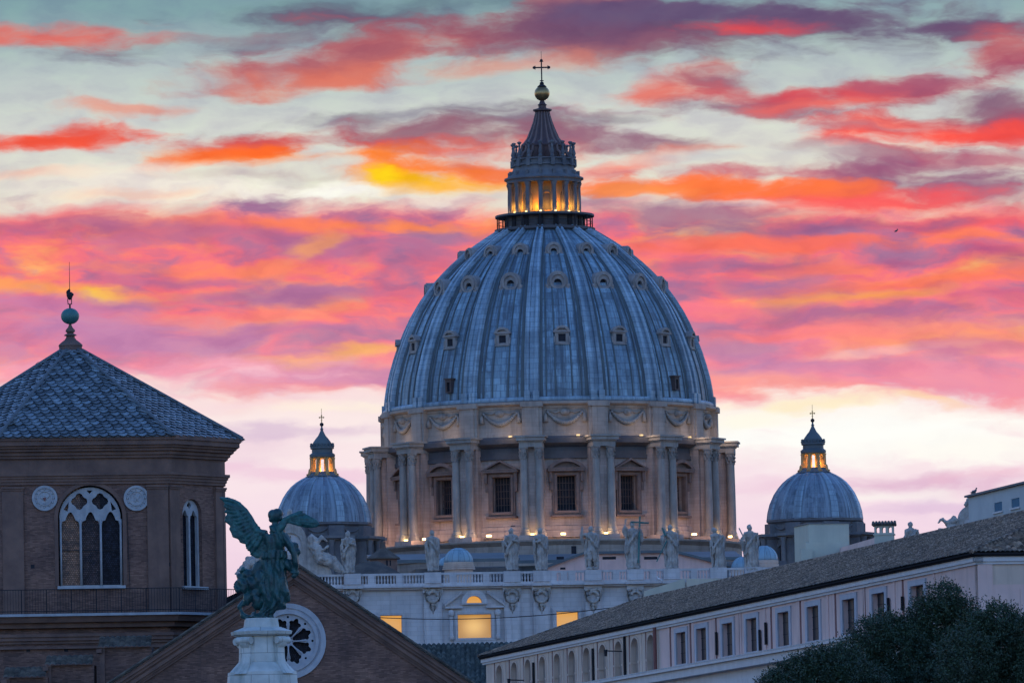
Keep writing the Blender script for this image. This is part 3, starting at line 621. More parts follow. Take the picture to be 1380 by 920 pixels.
# dormers, three rows
def dnorm(h):
    dr = (prof_r(h+.3)-prof_r(h-.3))/.6; l = math.hypot(1, dr); return 1/l, -dr/l
for a in WA:
    t = Vector((math.cos(R_(a)), math.sin(R_(a)), 0))
    # row one: pedimented window
    h = 83.9; r = prof_r(h)+RS; F1 = Frame(pol(a, r, 0).x, pol(a, r, 0).y, R_(a)); z = hD(h)
    m = MB(); m.plate(F1.pt, rect(-1.05, 1.05, z-.95, z+.8), [rect(-.55, .55, z-.6, z+.55)], -1.6, .40)
    m.fbox(F1, -1.3, 1.3, -1.6, .62, z+.8, z+.98); m.plate(F1.pt, [(-1.35, z+.98), (1.35, z+.98)]+arc(0, z+.52, 1.3, 24, 156, 10), [[(-.85, z+1.08), (.85, z+1.08), (.4, z+1.42), (-.4, z+1.42)]], -.3, .62); m.plate(F1.pt, [(-1.2, z+.98), (1.2, z+.98)]+arc(0, z+.5, 1.2, 24, 156, 10), [], -2.2, .2)
    m.fbox(F1, -1.15, 1.15, -1.2, .6, z-1.05, z-.88)
    for s in (-1, 1): m.fbox(F1, s*.95, s*1.25, -1.2, .4, z-.9, z+.2)
    d = m.build('dormer', M['dormer'], dome, smooth=35)
    m = MB(); m.fbox(F1, -.56, .56, -.4, .2, z-.6, z+.55); m.build('dormer_opening', M['glass'], d)
    # row two: shell-shaped frame, row three: small round eye
    for (h, s_) in ((92.8, 1.22), (98.0, .98)):
        r = prof_r(h)+RS; z = hD(h); F2 = Frame(pol(a, r, 0).x, pol(a, r, 0).y, R_(a)); m = MB()
        w = 1.32*s_
        m.plate(F2.pt, [(-w*.9, z-.75*s_), (w*.9, z-.75*s_), (w, z-.2*s_)]+arc(0, z-.05, w, 8, 172, 14)+[(-w, z-.2*s_)], [arch_loop(-.5*s_, .5*s_, z-.5*s_, z+.3*s_)], -2.6*s_, .55)
        m.plate(F2.pt, [(w*.8*math.cos(q), z+.05+w*.8*math.sin(q)) for q in [2*math.pi*i/20 for i in range(20)]], [[(w*.6*math.cos(q), z+.05+w*.6*math.sin(q)) for q in [2*math.pi*i/20 for i in range(20)]]], .4, .8)
        m.fbox(F2, -w*1.05, w*1.05, -1.0, .75, z-.95*s_, z-.72*s_)
        for s in (-1, 1): m.ell(F2.pt(s*w*.98, .3, z-.6*s_), (.3*s_, .3*s_, .35*s_))
        d = m.build('dormer', M['dormer'], dome, smooth=35)
        m = MB(); m.fbox(F2, -.55*s_, .55*s_, -.5, .1, z-.5*s_, z+.4*s_); m.build('dormer_opening', M['glass'], d)
# small low openings at the foot of the dome
for a in (-36.9, 50.2): 
    h = 77.1; F1 = Frame(pol(a, 24.9, 0).x, pol(a, 24.9, 0).y, R_(a)); z = hD(h); m = MB()
    m.plate(F1.pt, rect(-.55, .55, z-1, z+1), [rect(-.28, .28, z-.8, z+.6)], -.8, .4); m.fbox(F1, -.75, .75, -.8, .55, z+1, z+1.2); d = m.build('hatch', M['frame'], dome)
    m = MB(); m.fbox(F1, -.28, .28, -.3, .1, z-.8, z+.6); m.build('dormer_opening', M['glass'], d)
# --- lantern
m = MB(); m.lathe(DC, [(6.6, hD(101.6)), (7.65, hD(101.9)), (7.75, hD(102.0)), (7.75, hD(102.35)), (7.4, hD(102.4)), (6.0, hD(102.45)), (6.0, hD(104.1)), (7.3, hD(104.15)), (7.62, hD(104.2)), (7.62, hD(104.5)), (5.0, hD(104.55)), (3.9, hD(104.6)), (3.9, hD(109.4)), (5.3, hD(109.45))], 96, cap=False)
lant = m.build('lantern', M['entab'], bas, smooth=30, uv=('cyl', DX, DY, 6), label='stone lantern lit from inside with a spire')
for j in range(48):
    if j % 2 == 0: continue
m = MB()
for j in range(16):
    rbox(m, PH+22.5*j, 7.25, 7.42, .14, hD(102.4), hD(104.16))
for rr, zz in ((7.35, 103.25),): m.lathe(DC, [(rr-.04, hD(zz)), (rr+.04, hD(zz)), (rr+.04, hD(zz+.08)), (rr-.04, hD(zz+.08))], 64, cap=False)
for a in BA: rbox(m, a, 5.9, 6.2, .8, hD(102.45), hD(104.12))
m.build('gallery_railing', M['iron'], lant)
M['lwarm'] = surf('lantern_wall', (.55, .32, .13), (.45, .26, .11), 1, .85, .2)  # orange of the lamp glow put into the stone colour
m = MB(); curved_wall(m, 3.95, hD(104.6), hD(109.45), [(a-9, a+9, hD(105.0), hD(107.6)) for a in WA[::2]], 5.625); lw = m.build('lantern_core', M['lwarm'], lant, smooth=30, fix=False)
m = MB(); m.lathe(DC, [(3.2, hD(104.7)), (3.2, hD(108))], 32, cap=False); m.build('lantern_glazing', M['glass'], lant, smooth=True)
for a in WA[::2]:
    F1 = Frame(pol(a, 4.0, 0).x, pol(a, 4.0, 0).y, R_(a)); m = MB()
    m.plate(F1.pt, arch_loop(-.85, .85, hD(104.65), hD(108.1), 12), [arch_loop(-.6, .6, hD(104.7), hD(107.8), 12)], -.25, .12)
    for u in (-.2, .2): m.fbox(F1, u-.03, u+.03, -.3, -.22, hD(104.7), hD(107.6))
    for i in range(1, 5): m.fbox(F1, -.6, .6, -.3, -.22, hD(104.7+.62*i)-.03, hD(104.7+.62*i)+.03)
    m.build('lantern_window', M['darkstone'], lant)
for k, a in enumerate(BA):
    m = MB(); t = Vector((math.cos(R_(a)), math.sin(R_(a)), 0))
    rbox(m, a, 4.6, 5.0, .5, hD(104.55), hD(109.4))
    for s, r in ((0, 5.32),):
        p = pol(a, r, 0); m.lathe((p.x, p.y, 0), [(.48, hD(104.5)), (.48, hD(104.75)), (.36, hD(104.85)), (.36, hD(107)), (.31, hD(108.6)), (.36, hD(108.65)), (.34, hD(108.8)), (.5, hD(109.15)), (.52, hD(109.35))], 14)
    m.build('lantern_column', M['darkstone'], lant, smooth=40)
    if math.cos(R_(a)) > -.3:
        m = MB(); q = pol(a, 5.95, hD(104.55)); m.box((q.x, q.y, q.z+.12), (.3, .3, .22)); f_ = m.build('uplight', M['lampglass'], lant)
        lamp('uplight_bulb', pol(a, 5.95, hD(104.95)), .5, (1, .58, .14), lant, .08)
        lamp('uplight_bulb', pol(a+11.25, 4.75, hD(105.6)), 17, (1, .40, .045), lant, .15)
m = MB(); m.lathe(DC, [(4.4, hD(109.35)), (5.75, hD(109.4)), (5.75, hD(109.85)), (6.1, hD(109.95)), (6.1, hD(110.2)), (5.7, hD(110.35)), (5.2, hD(110.75)), (4.85, hD(111.3)), (4.7, hD(111.8)), (4.7, hD(112.0)), (4.95, hD(112.05)), (4.95, hD(112.3)), (4.65, hD(112.35)), (4.65, hD(112.9)), (4.95, hD(112.95)), (4.95, hD(113.15)), (3.2, hD(113.2))], 96, cap=False)
for a in BA: rbox(m, a, 4.6, 5.55, .5, hD(110.3), hD(111.2), w1=.4); rbox(m, a, 4.6, 5.1, .6, hD(111.9), hD(113.0))
m.build('lantern_crown', M['darkstone'], lant, smooth=30, uv=('cyl', DX, DY, 6))
for a in BA:
    p = pol(a, 4.72, 0); m = MB()
    m.lathe((p.x, p.y, 0), [(.28, hD(113.1)), (.36, hD(113.4)), (.2, hD(113.6)), (.32, hD(113.95)), (.2, hD(114.35)), (.13, hD(114.7)), (.2, hD(114.95)), (.12, hD(115.2)), (.34, hD(115.45)), (.34, hD(115.6)), (.1, hD(115.7))], 8)
    m.build('candelabrum', M['darkstone'], lant, smooth=40)
M['spire'] = surf('spire_lead', (.10, .055, .055), (.06, .038, .045), 1, .6, .2)
M['spirerib'] = surf('spire_rib', (.20, .13, .12), (.14, .095, .09), 1, .6, .2)
sp = [(3.15, 113.1), (3.15, 115.0), (3.3, 115.1), (3.3, 115.3), (2.95, 115.6), (2.35, 116.4), (1.78, 117.8), (1.36, 119.0), (1.10, 120.0), (.98, 120.6)]
m = MB(); m.lathe(DC, [(r, hD(h)) for r, h in sp], 64, fold=lambda a, z: 1+.05*math.cos(16*(a-R_(PH))), cap=False)
m.lathe(DC, [(1.05, hD(120.5)), (1.45, hD(120.7)), (1.45, hD(120.9)), (1.0, hD(121.0)), (.6, hD(121.15)), (.6, hD(121.5)), (.75, hD(121.6)), (.5, hD(121.8)), (.3, hD(122.3))], 32, cap=False)
spire = m.build('spire', M['spire'], lant, smooth=40)
for a in BA:
    m = MB(); m.tube([pol(a, r+.05, hD(h)) for r, h in sp[3:]], [.22, .2, .17, .14, .12, .1, .08], 6); m.tube([pol(a, 4.5, hD(113.2)), pol(a, 4.1, hD(113.9)), pol(a, 3.5, hD(114.3)), pol(a, 3.3, hD(115.1))], [.28, .22, .2, .2], 6); m.build('spire_rib', M['spirerib'], spire, smooth=40)
m = MB(); m.ell((DX, DY, hD(123.4)), (1.17, 1.17, 1.17), seg=32, rg=20); m.build('ball', M['gilt'], lant, smooth=True)
def cross(mb, x, y, z0, z1, za, w, th, tip=.28, rod=1.4):
    mb.box((x, y, (z0+z1)/2), (th, th, z1-z0)); mb.box((x, y, za), (w*2, th*.9, th*1.02))
    for (cx, cz) in ((x-w, za), (x+w, za), (x, z1)):
        mb.ell((cx, y, cz), (tip*.75, tip*.5, tip*.75)); 
    for (cx, cz, dx, dz) in ((x-w*.86, za, 0, tip), (x+w*.86, za, 0, tip), (x, z1-w*.14, tip, 0), (x, z0+.35, tip, 0)):
        mb.box((cx, y, cz), (max(dx*2, th*.7), th*.6, max(dz*2, th*.7)))
    mb.box((x, y, z1+rod/2), (.06, .06, rod))
m = MB(); m.lathe(DC, [(.75, hD(124.4)), (.55, hD(124.6)), (.3, hD(124.8)), (.35, hD(125.0)), (.15, hD(125.2))], 16); cross(m, DX, DY, hD(125.0), hD(128.5), hD(127.4), 1.15, .2, .3)
m.build('cross', M['iron'], lant)

# --- two small domes
def small_dome(cx_px, cy_ball, tilt_c, label, Y=1066.0):
    s = FPX/Y; base = P(cx_px, cy_ball, Y); X = base.x
    def hz(y): return P(cx_px+.021*(y-cy_ball), y, Y).z
    # y rows relative to the left one
    d = cy_ball-571.8
    Z = lambda y: hz(y+d)
    C = (X, Y, 0); c_ = ('cyl', X, Y, 7)
    q = lambda px: px/s
    dp = [(642, 20), (645, 27), (650, 35.5), (656, 43), (663, 49), (671, 54.5), (684, 60.5), (695, 63.5), (706, 65)]
    m = MB(); m.lathe(C, [(q(r), Z(y)) for y, r in reversed(dp)], 96, cap=False)
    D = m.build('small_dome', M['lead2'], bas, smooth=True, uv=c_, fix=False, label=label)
    rr = lambda f: None
    for j in range(8):
        a = -6+45*j-16.5; m = MB(); rs = []
        for y, r in dp:
            c = pol(a, q(r)+.22, Z(y), C); t = Vector((math.cos(R_(a)), math.sin(R_(a)), 0)); n = pol(a, 1, 0, (0, 0, 0)); w = .22+.36*r/65
            rs.append([c-t*w-n*.3, c-t*w, c+t*w, c+t*w-n*.3])
        m.rings(rs); m.build('rib', M['leadrib'], D, smooth=35, uv=c_)
        am = a+22.5; m = MB(); rs = []
        for y, r in dp:
            c = pol(am, q(r)+.05, Z(y), C); t = Vector((math.cos(R_(am)), math.sin(R_(am)), 0)); n = pol(am, 1, 0, (0, 0, 0))
            rs.append([c-t*.08-n*.2, c-t*.08, c+t*.08, c+t*.08-n*.2])
        m.rings(rs); m.build('seam', M['leadrib'], D)
    # drum of the small dome: octagonal with piers
    m = MB()
    m.lathe(C, [(q(62), Z(800)), (q(62), Z(727)), (q(64), Z(724)), (q(64), Z(712)), (q(65), Z(711)), (q(69), Z(709)), (q(69), Z(706)), (q(64), Z(705))], 8, 16.5, 376.5, cap=False)
    dr = m.build('small_drum', M['darkstone'], D)
    for j in range(8):
        a = 16.5-22.5+45*j+22.5
        m = MB(); rbox(m, a, q(52), q(74), 3.4, Z(800), Z(731), C); rbox(m, a, q(52), q(78), 4.0, Z(731), Z(729), C); rbox(m, a, q(52), q(83), 4.6, Z(729), Z(725.5), C)
        rbox(m, a, q(52), q(68), 2.4, Z(725), Z(711), C)
        for s_ in (-1, 1):
            t = Vector((math.cos(R_(a)), math.sin(R_(a)), 0)); p = pol(a, q(77), 0, C)+t*s_*1.1; m.lathe((p.x, p.y, 0), [(.42, Z(800)), (.38, Z(737)), (.5, Z(733)), (.55, Z(731))], 12)
        m.build('pier', M['darkstone'], dr, smooth=40)
        a2 = a+22.5; F1 = Frame(pol(a2, q(57.5), 0, C).x, pol(a2, q(57.5), 0, C).y, R_(a2)); m = MB()
        m.plate(F1.pt, rect(-2.1, 2.1, Z(800), Z(731.5)), [arch_loop(-1.0, 1.0, Z(798), Z(740))], -.3, .35); m.fbox(F1, -2.9, 2.9, -.2, .7, Z(731), Z(727)); m.build('arch', M['darkstone'], dr)
        m = MB(); m.fbox(F1, -1, 1, -.28, .02, Z(798), Z(741)); m.build('opening', M['glass'], dr)
        F1 = Frame(pol(a2, q(59.2), 0, C).x, pol(a2, q(59.2), 0, C).y, R_(a2)); m = MB()
        for i in range(-4, 4):
            f0, f1 = i/4, (i+1)/4; m.tube([F1.pt(f0*1.5, .1, Z(714)-.6*(1-f0*f0)), F1.pt(f1*1.5, .1, Z(714)-.6*(1-f1*f1))], .14, 5)
        m.build('garland', M['darkstone'], dr)
    # little lantern
    m = MB(); m.lathe(C, [(q(24), Z(642.5)), (q(20), Z(640)), (q(17.5), Z(637.5)), (q(17.5), Z(636)), (q(3), Z(636))], 48, cap=False)
    L = m.build('small_lantern', M['darkstone'], D, smooth=35)
    for j in range(8):
        a = 45*j+22.5; m = MB(); rbox(m, a, q(10.5), q(15.4), .42, Z(636), Z(617), C); p = pol(a, q(16.2), 0, C)
        m.lathe((p.x, p.y, 0), [(.26, Z(636)), (.22, Z(634)), (.19, Z(619)), (.28, Z(617))], 10)
        m.tube([pol(a, q(22), Z(641), C), pol(a, q(18.5), Z(639), C), pol(a, q(18), Z(633), C), pol(a, q(16.5), Z(631), C)], [.3, .3, .22, .15], 6)
        m.build('lantern_column', M['lwarm'], L, smooth=40)
        a2 = a+22.5; F1 = Frame(pol(a2, q(14), 0, C).x, pol(a2, q(14), 0, C).y, R_(a2)); m = MB()
        m.plate(F1.pt, rect(-.62, .62, Z(625), Z(615.5)), [arch_loop(-.38, .38, Z(625)-.001+.002, Z(617.5), 8)], -.2, .05); m.build('lantern_arch', M['lwarm'], L)
    for j in range(4):
        lamp('lantern_bulb', pol(90*j+22, q(8.5), Z(633.5), C), 11, (1, .55, .12), L, .1)
    m = MB(); m.lathe(C, [(q(3), Z(616.3)), (q(17), Z(616)), (q(17.3), Z(612.5)), (q(16), Z(611.5)), (q(14), Z(610)), (q(14), Z(605.5)), (q(16), Z(604.5)), (q(16), Z(602)), (q(13.2), Z(601.2)), (q(13.4), Z(598.5)), (q(11.5), Z(595)), (q(8.2), Z(590.5)), (q(5.2), Z(587)), (q(3.2), Z(583)), (q(1.6), Z(579.5)), (q(2.4), Z(578.2)), (q(1.4), Z(577)), (q(1.0), Z(574.2))], 48, fold=None, cap=False)
    for j in range(16):
        a = 22.5*j; p = pol(a, q(15.2), 0, C); m.lathe((p.x, p.y, 0), [(.14, Z(602)), (.2, Z(600.5)), (.1, Z(599.5)), (.16, Z(598)), (.05, Z(597))], 6)
    m.build('lantern_cap', M['leadroof'], L, smooth=35)
    m = MB(); m.ell((X, Y, Z(571.8)), (q(2.7), q(2.7), q(2.7)), seg=16, rg=10); m.build('ball', M['iron'], L, smooth=True)
    m = MB(); zz = Z(569.5); cross(m, X, Y, zz, Z(559.5), Z(562.3), q(3.0), .13, .12, 1.0); m.build('cross', M['gilt'], L)
small_dome(433.5, 571.8, 0, 'left of the two small lead domes with a lit lantern')
small_dome(1095.0, 566.3, 0, 'right of the two small lead domes with a lit lantern')

# --- facade
BF = R_(5.25); fc = P(855, 785, 966)
FF = Frame(fc.x, 966.0, BF)
zf = lambda y, px=700, w=0: FF.pix(px, y, w)[1]
uf = lambda px, y=800, w=0: FF.pix(px, y, w)[0]
z_bt, z_bb, z_c1, z_c0 = zf(769.5), zf(783.5), zf(787), zf(791.5)
uL, uR = uf(350), uf(1350)
lit = []
holes = []
W1 = (uf(617, 840), uf(662, 840), zf(859, 640), zf(827.5, 640)); holes.append(rect(*W1))
W2 = (uf(513, 840), uf(541.5, 840), zf(859, 530), zf(829, 530)); holes.append(rect(*W2))
W3 = (uf(750, 830), uf(779, 830), zf(855, 765), zf(824, 765)); holes.append(rect(*W3))
lz = (uf(628.5, 808), uf(649.5, 808), zf(812, 640), zf(802.5, 640)); holes.append([(lz[0], lz[2]), (lz[1], lz[2])]+arc((lz[0]+lz[1])/2, lz[2], (lz[1]-lz[0])/2, 0, 180, 12, lz[3]-lz[2])[1:-1])
m = MB(); m.plate(FF.pt, rect(uL, uR, 0, z_c0), holes, -1.5, 0)
fac = m.build('facade', M['facade'], bas, label='pale stone front with a balustrade, cornice and lit attic windows')
amb = (1.0, .46, .085)
def pane(r, name='window', ap=None, hot=True):
    c = FF.pt((r[0]+r[1])/2, 0, (r[2]+r[3])/2)
    org = ORG[bas.name]
    mt = glow('lit_window', amb, .62*K, hot=((c.x-org.x, c.y-org.y, c.z-org.z), 2.6, (1.0, .60, .17)) if hot else None)
    mm = MB(); mm.fbox(FF, r[0]-.05, r[1]+.05, -1.0, -.9, r[2]-.05, r[3]+.05); return mm.build(name, mt, fac, label='window glowing amber')
for w_, hot in ((W1, True), (W2, False), (W3, False), (lz, False)):
    p_ = pane(w_, hot=hot)
m = MB()
for (u0, u1, z0, z1) in (W1, W2, W3):
    m = MB(); m.plate(FF.pt, rect(u0-.55, u1+.55, z0-.6, z1+.55), [rect(u0, u1, z0, z1)], 0, .22)
    m.plate(FF.pt, rect(u0-.35, u1+.35, z0-.35, z1+.35), [rect(u0-.1, u1+.1, z0-.1, z1+.1)], .22, .34)
    m.build('window_frame', M['facade'], fac)
# pediment over the middle lit window
m = MB(); ul, ur, zl, zt = uf(600, 815), uf(681, 815), zf(816.5, 640), zf(800, 640); um = (W1[0]+W1[1])/2; hw = (ur-ul)/2
for s in (-1, 1):
    m.hexa([FF.pt(um+s*hw, -.1, zl), FF.pt(um+s*hw, .8, zl), FF.pt(um+s*1.7, .8, zt+.05), FF.pt(um+s*1.7, -.1, zt+.05), FF.pt(um+s*hw, -.1, zl+.35), FF.pt(um+s*hw, .9, zl+.35), FF.pt(um+s*1.7, .9, zt+.5), FF.pt(um+s*1.7, -.1, zt+.5)])
m.fbox(FF, um-hw*.98, um-1.6, 0, .75, zl-.25, zl); m.fbox(FF, um+1.6, um+hw*.98, 0, .75, zl-.25, zl)
ra = (lz[1]-lz[0])/2
m.plate(FF.pt, [(um+1.75, lz[2]-.2)]+arc(um, lz[2], 1.75, 0, 180, 16)+[(um-1.75, lz[2]-.2)], [[(um-ra, lz[2]), (um+ra, lz[2])]+arc(um, lz[2], ra, 0, 180, 12, lz[3]-lz[2])[1:-1]], 0, .5)
for s in (-1, 1):
    m.fbox(FF, um+s*2.9, um+s*3.4, 0, .5, W1[2]-.2, W1[3]+.4); m.ell(FF.pt(um+s*3.15, .45, W1[3]+.2), (.45, .35, .5)); m.ell(FF.pt(um+s*3.15, .35, W1[2]+.2), (.35, .3, .5))
m.build('pediment', M['facade'], fac)
m = MB(); zs = W1[2]-.9; m.fbox(FF, um-3.1, um+3.1, 0, .6, zs, zs+.3); m.build('sill', M['facade'], fac)
# pilasters
PIL = [(475, 11), (583, 12), (690, 11), (729.5, 11), (799, 10.5), (856, 10), (905, 10), (968, 10), (1015, 10)]+[(1100, 10), (1170, 10), (1229, 10)]
for px, hw_ in PIL:
    u = uf(px, 820); w = hw_/10.02; m = MB()
    m.fbox(FF, u-w, u+w, 0, .55, 0, z_c0); m.fbox(FF, u-w*.8, u+w*.8, .55, .7, 0, zf(822, px)); m.fbox(FF, u-w-.15, u+w+.15, 0, .75, z_c0-.5, z_c0)
    pl = m.build('pilaster', M['facade'], fac)
    m = MB(); zc = zf(804, px)    # wreath with ribbons
    ring = [FF.pt(u+.68*math.cos(t), .85, zc+.72*math.sin(t)) for t in [2*math.pi*i/14 for i in range(15)]]
    m.tube(ring, .24, 6); m.ell(FF.pt(u, .75, zc+.9), (.5, .3, .3)); m.ell(FF.pt(u, .7, zc-1.05), (.3, .25, .3))
    for s in (-1, 1):
        m.tube([FF.pt(u+s*.5, .8, zc+1.0), FF.pt(u+s*1.0, .75, zc+.9), FF.pt(u+s*1.05, .72, zc+.3), FF.pt(u+s*.8, .72, zc-.6)], [.15, .22, .16, .1], 5)
        m.tube([FF.pt(u+s*.3, .75, zc-.8), FF.pt(u+s*.4, .72, zc-1.3), FF.pt(u+s*.15, .7, zc-1.9)], [.15, .12, .06], 5)
    m.tube([FF.pt(u, .72, zc-1.2), FF.pt(u, .72, zc-2.3)], [.14, .05], 5)
    m.build('wreath', M['statue'], pl, smooth=True)
# cornice + balustrade
m = MB(); m.fbox(FF, uL, uR, -1.5, .7, z_c0, z_c0+.25); m.fbox(FF, uL-.2, uR+.2, -1.5, 1.15, z_c0+.25, z_c1-.02)
for px, hw_ in PIL:
    u = uf(px, 800); m.fbox(FF, u-1.35, u+1.35, 0, 1.5, z_c0+.2, z_c1+.05)
m.build('cornice', M['facade'], fac)
m = MB(); m.fbox(FF, uL, uR, -.35, .42, z_c1, z_bb+.02); m.fbox(FF, uL, uR, -.1, .30, z_bt-.28, z_bt)
for px, hw_ in PIL: u = uf(px, 778); m.fbox(FF, u-1.12, u+1.12, -.9, .62, z_bb, z_bt+.06)
for px in (500, 538, 610, 655, 760, 830, 880, 935, 745, 770): u = uf(px, 778); m.fbox(FF, u-.45, u+.45, -.2, .36, z_bb, z_bt-.28)
m.build('balustrade', M['facade'], fac)
m = MB(); u = uL
pils = [uf(px, 778) for px, _ in PIL]
while u < uR:
    if all(abs(u-p) > 1.2 for p in pils):
        c = FF.pt(u, .1, 0); m.lathe((c.x, c.y, 0), [(.13, z_bb), (.09, z_bb+.15), (.15, z_bb+.45), (.07, z_bb+.85), (.12, z_bt-.28)], 6, cap=False)
    u += .42
b_ = m.build('balusters', M['facade'], fac); b_['kind'] = 'stuff'
# --- roofs behind the facade
FN = Frame(fc.x, 966.0, BF)
def behind(mb, px0, px1, y0, y1, w0, w1):    # box behind the front, from picture columns/rows at its front face
    u0, z0 = FN.pix(px0, y0, w1); u1, z1 = FN.pix(px1, y1, w1); mb.fbox(FN, u0, u1, w0, w1, z0, z1)
m = MB()
ua, za = FN.pix(738, 764, -24); ub, zb = FN.pix(787, 746.5, -24); uc_, _ = FN.pix(908, 746.5, -24); ud, _ = FN.pix(975, 764, -24)
m.plate(FN.pt, [(ua, 30), (ud, 30), (ud, za), (uc_, zb), (ub, zb), (ua, za)], [], -26, -24); nave = m.build('nave_gable', M['pink'], bas, label='pink plastered gable end with dark vents')
m = MB()
for (x0, x1) in ((812, 830), (868, 886), (750, 760)): behind(m, x0, x1, 753.5, 749.5, -24, -23.97)
behind(m, 755, 762, 767, 764, -24, -23.97); m.build('vent', M['glass'], nave)
m = MB()
def slab(mb, a, b, th, w0, w1):   # sloping slab between two (u,z) points
    mb.hexa([FN.pt(a[0], w1, a[1]), FN.pt(b[0], w1, b[1]), FN.pt(b[0], w0, b[1]), FN.pt(a[0], w0, a[1]), FN.pt(a[0], w1, a[1]+th), FN.pt(b[0], w1, b[1]+th), FN.pt(b[0], w0, b[1]+th), FN.pt(a[0], w0, a[1]+th)])
slab(m, (ua-1, za-.4), (ub, zb), .35, -110, -23.3); slab(m, (ub, zb), (uc_, zb), .35, -110, -23.3); slab(m, (uc_, zb), (ud+1, za-.4), .35, -110, -23.3); m.build('nave_roof', M['leadroof'], bas)
m = MB(); behind(m, 625, 990, 800, 757.5, -80, -60); behind(m, 560, 700, 800, 764, -70, -45); behind(m, 880, 1060, 790, 755, -70, -45)
m.build('aisle_wall', M['darkstone'], bas)
m = MB()
for (x0, x1, w1) in ((500, 700, -44), (690, 1000, -59)):
    u0, z0 = FN.pix(x0, 757.5, w1); u1, _ = FN.pix(x1, 757.5, w1); z1 = FN.pix(x0, 749.5, w1-8)[1]
    m.hexa([FN.pt(u0, w1+1, z0-.2), FN.pt(u1, w1+1, z0-.2), FN.pt(u1, w1-8, z1-.2), FN.pt(u0, w1-8, z1-.2), FN.pt(u0, w1+1, z0+.25), FN.pt(u1, w1+1, z0+.25), FN.pt(u1, w1-8, z1+.25), FN.pt(u0, w1-8, z1+.25)])
m.build('aisle_roof', M['leadroof'], bas)
# cupolas on the roof
def cupola(px, yb, yt, hw_, w, base_y, label=None):
    u, z0 = FN.pix(px, yb, w); _, z1 = FN.pix(px, yt, w); c = FN.pt(u, w, 0); r = FN.pix(px+hw_, yb, w)[0]-u; _, zz = FN.pix(px, base_y, w)
    m = MB(); m.lathe((c.x, c.y, 0), [(r*math.cos(R_(t)), z0+(z1-z0)*math.sin(R_(t))) for t in (0, 10, 20, 30, 40, 50, 60, 70, 80, 88)], 24, cap=True)
    d = m.build('cupola', M['leadblue'], bas, smooth=True, uv=('cyl', c.x, c.y, r), label=label)
    for k in range(8): 
        m = MB(); m.tube([Vector((c.x, c.y, 0))+pol(45*k+10, r*math.cos(R_(t))+.02, z0+(z1-z0)*math.sin(R_(t)), (0, 0, 0)) for t in (0, 20, 40, 60, 80)], .07, 5); m.build('cupola_rib', M['leadblue'], d)
    m = MB(); 
    for i in range(4):
        za_ = z0-(z0-zz)*i/4; zb_ = z0-(z0-zz)*(i+.8)/4; m.lathe((c.x, c.y, 0), [(r*(1.02+.04*i), zb_), (r*(1.02+.04*i), za_)], 24)
    m.lathe((c.x, c.y, 0), [(r, zz-6), (r*.98, z0+.02)], 24); m.build('cupola_base', M['darkstone'] if hw_ < 15 else M['beige'], d)
cupola(618, 757.5, 738, 19.5, -26, 768, 'small pale blue lead cupola behind the balustrade')
cupola(603, 762, 750, 13, -34, 769)
cupola(1030, 755, 735, 18.5, -20, 775); cupola(1001, 766, 750, 15, -17, 775)
# turret with tiled roof
u, z0 = FN.pix(517, 770, -30); c = FN.pt(u, -30, 0); zt = FN.pix(515, 739, -30)[1]; ze = FN.pix(515, 752, -30)[1]; s_ = 1/10.35*1
m = MB(); m.lathe((c.x, c.y, 0), [(2.05, z0-8), (2.05, ze)], 8, 22.5, 382.5, cap=False); tur = m.build('turret', M['brickcor'], bas)
m = MB(); m.lathe((c.x, c.y, 0), [(2.5, ze-.15), (2.5, ze), (.5, zt), (.3, zt+.6), (.3, zt+.9), (.05, zt+1)], 8, 22.5, 382.5); m.build('turret_roof', M['tile'], tur)
m = MB(); rbox(m, 22.5, 1.7, 2.0, .7, ze-1.1, ze-.35, (c.x, c.y, 0)); m.build('opening', M['glass'], tur)
m = MB(); u2, z2 = FN.pix(500, 775, -20); c2 = FN.pt(u2, -20, 0); m.lathe((c2.x, c2.y, 0), [(6, z2-3), (6, z2), (1.5, z2+1.9)], 4, 45, 405); m.build('low_tiled_roof', M['tile'], bas)
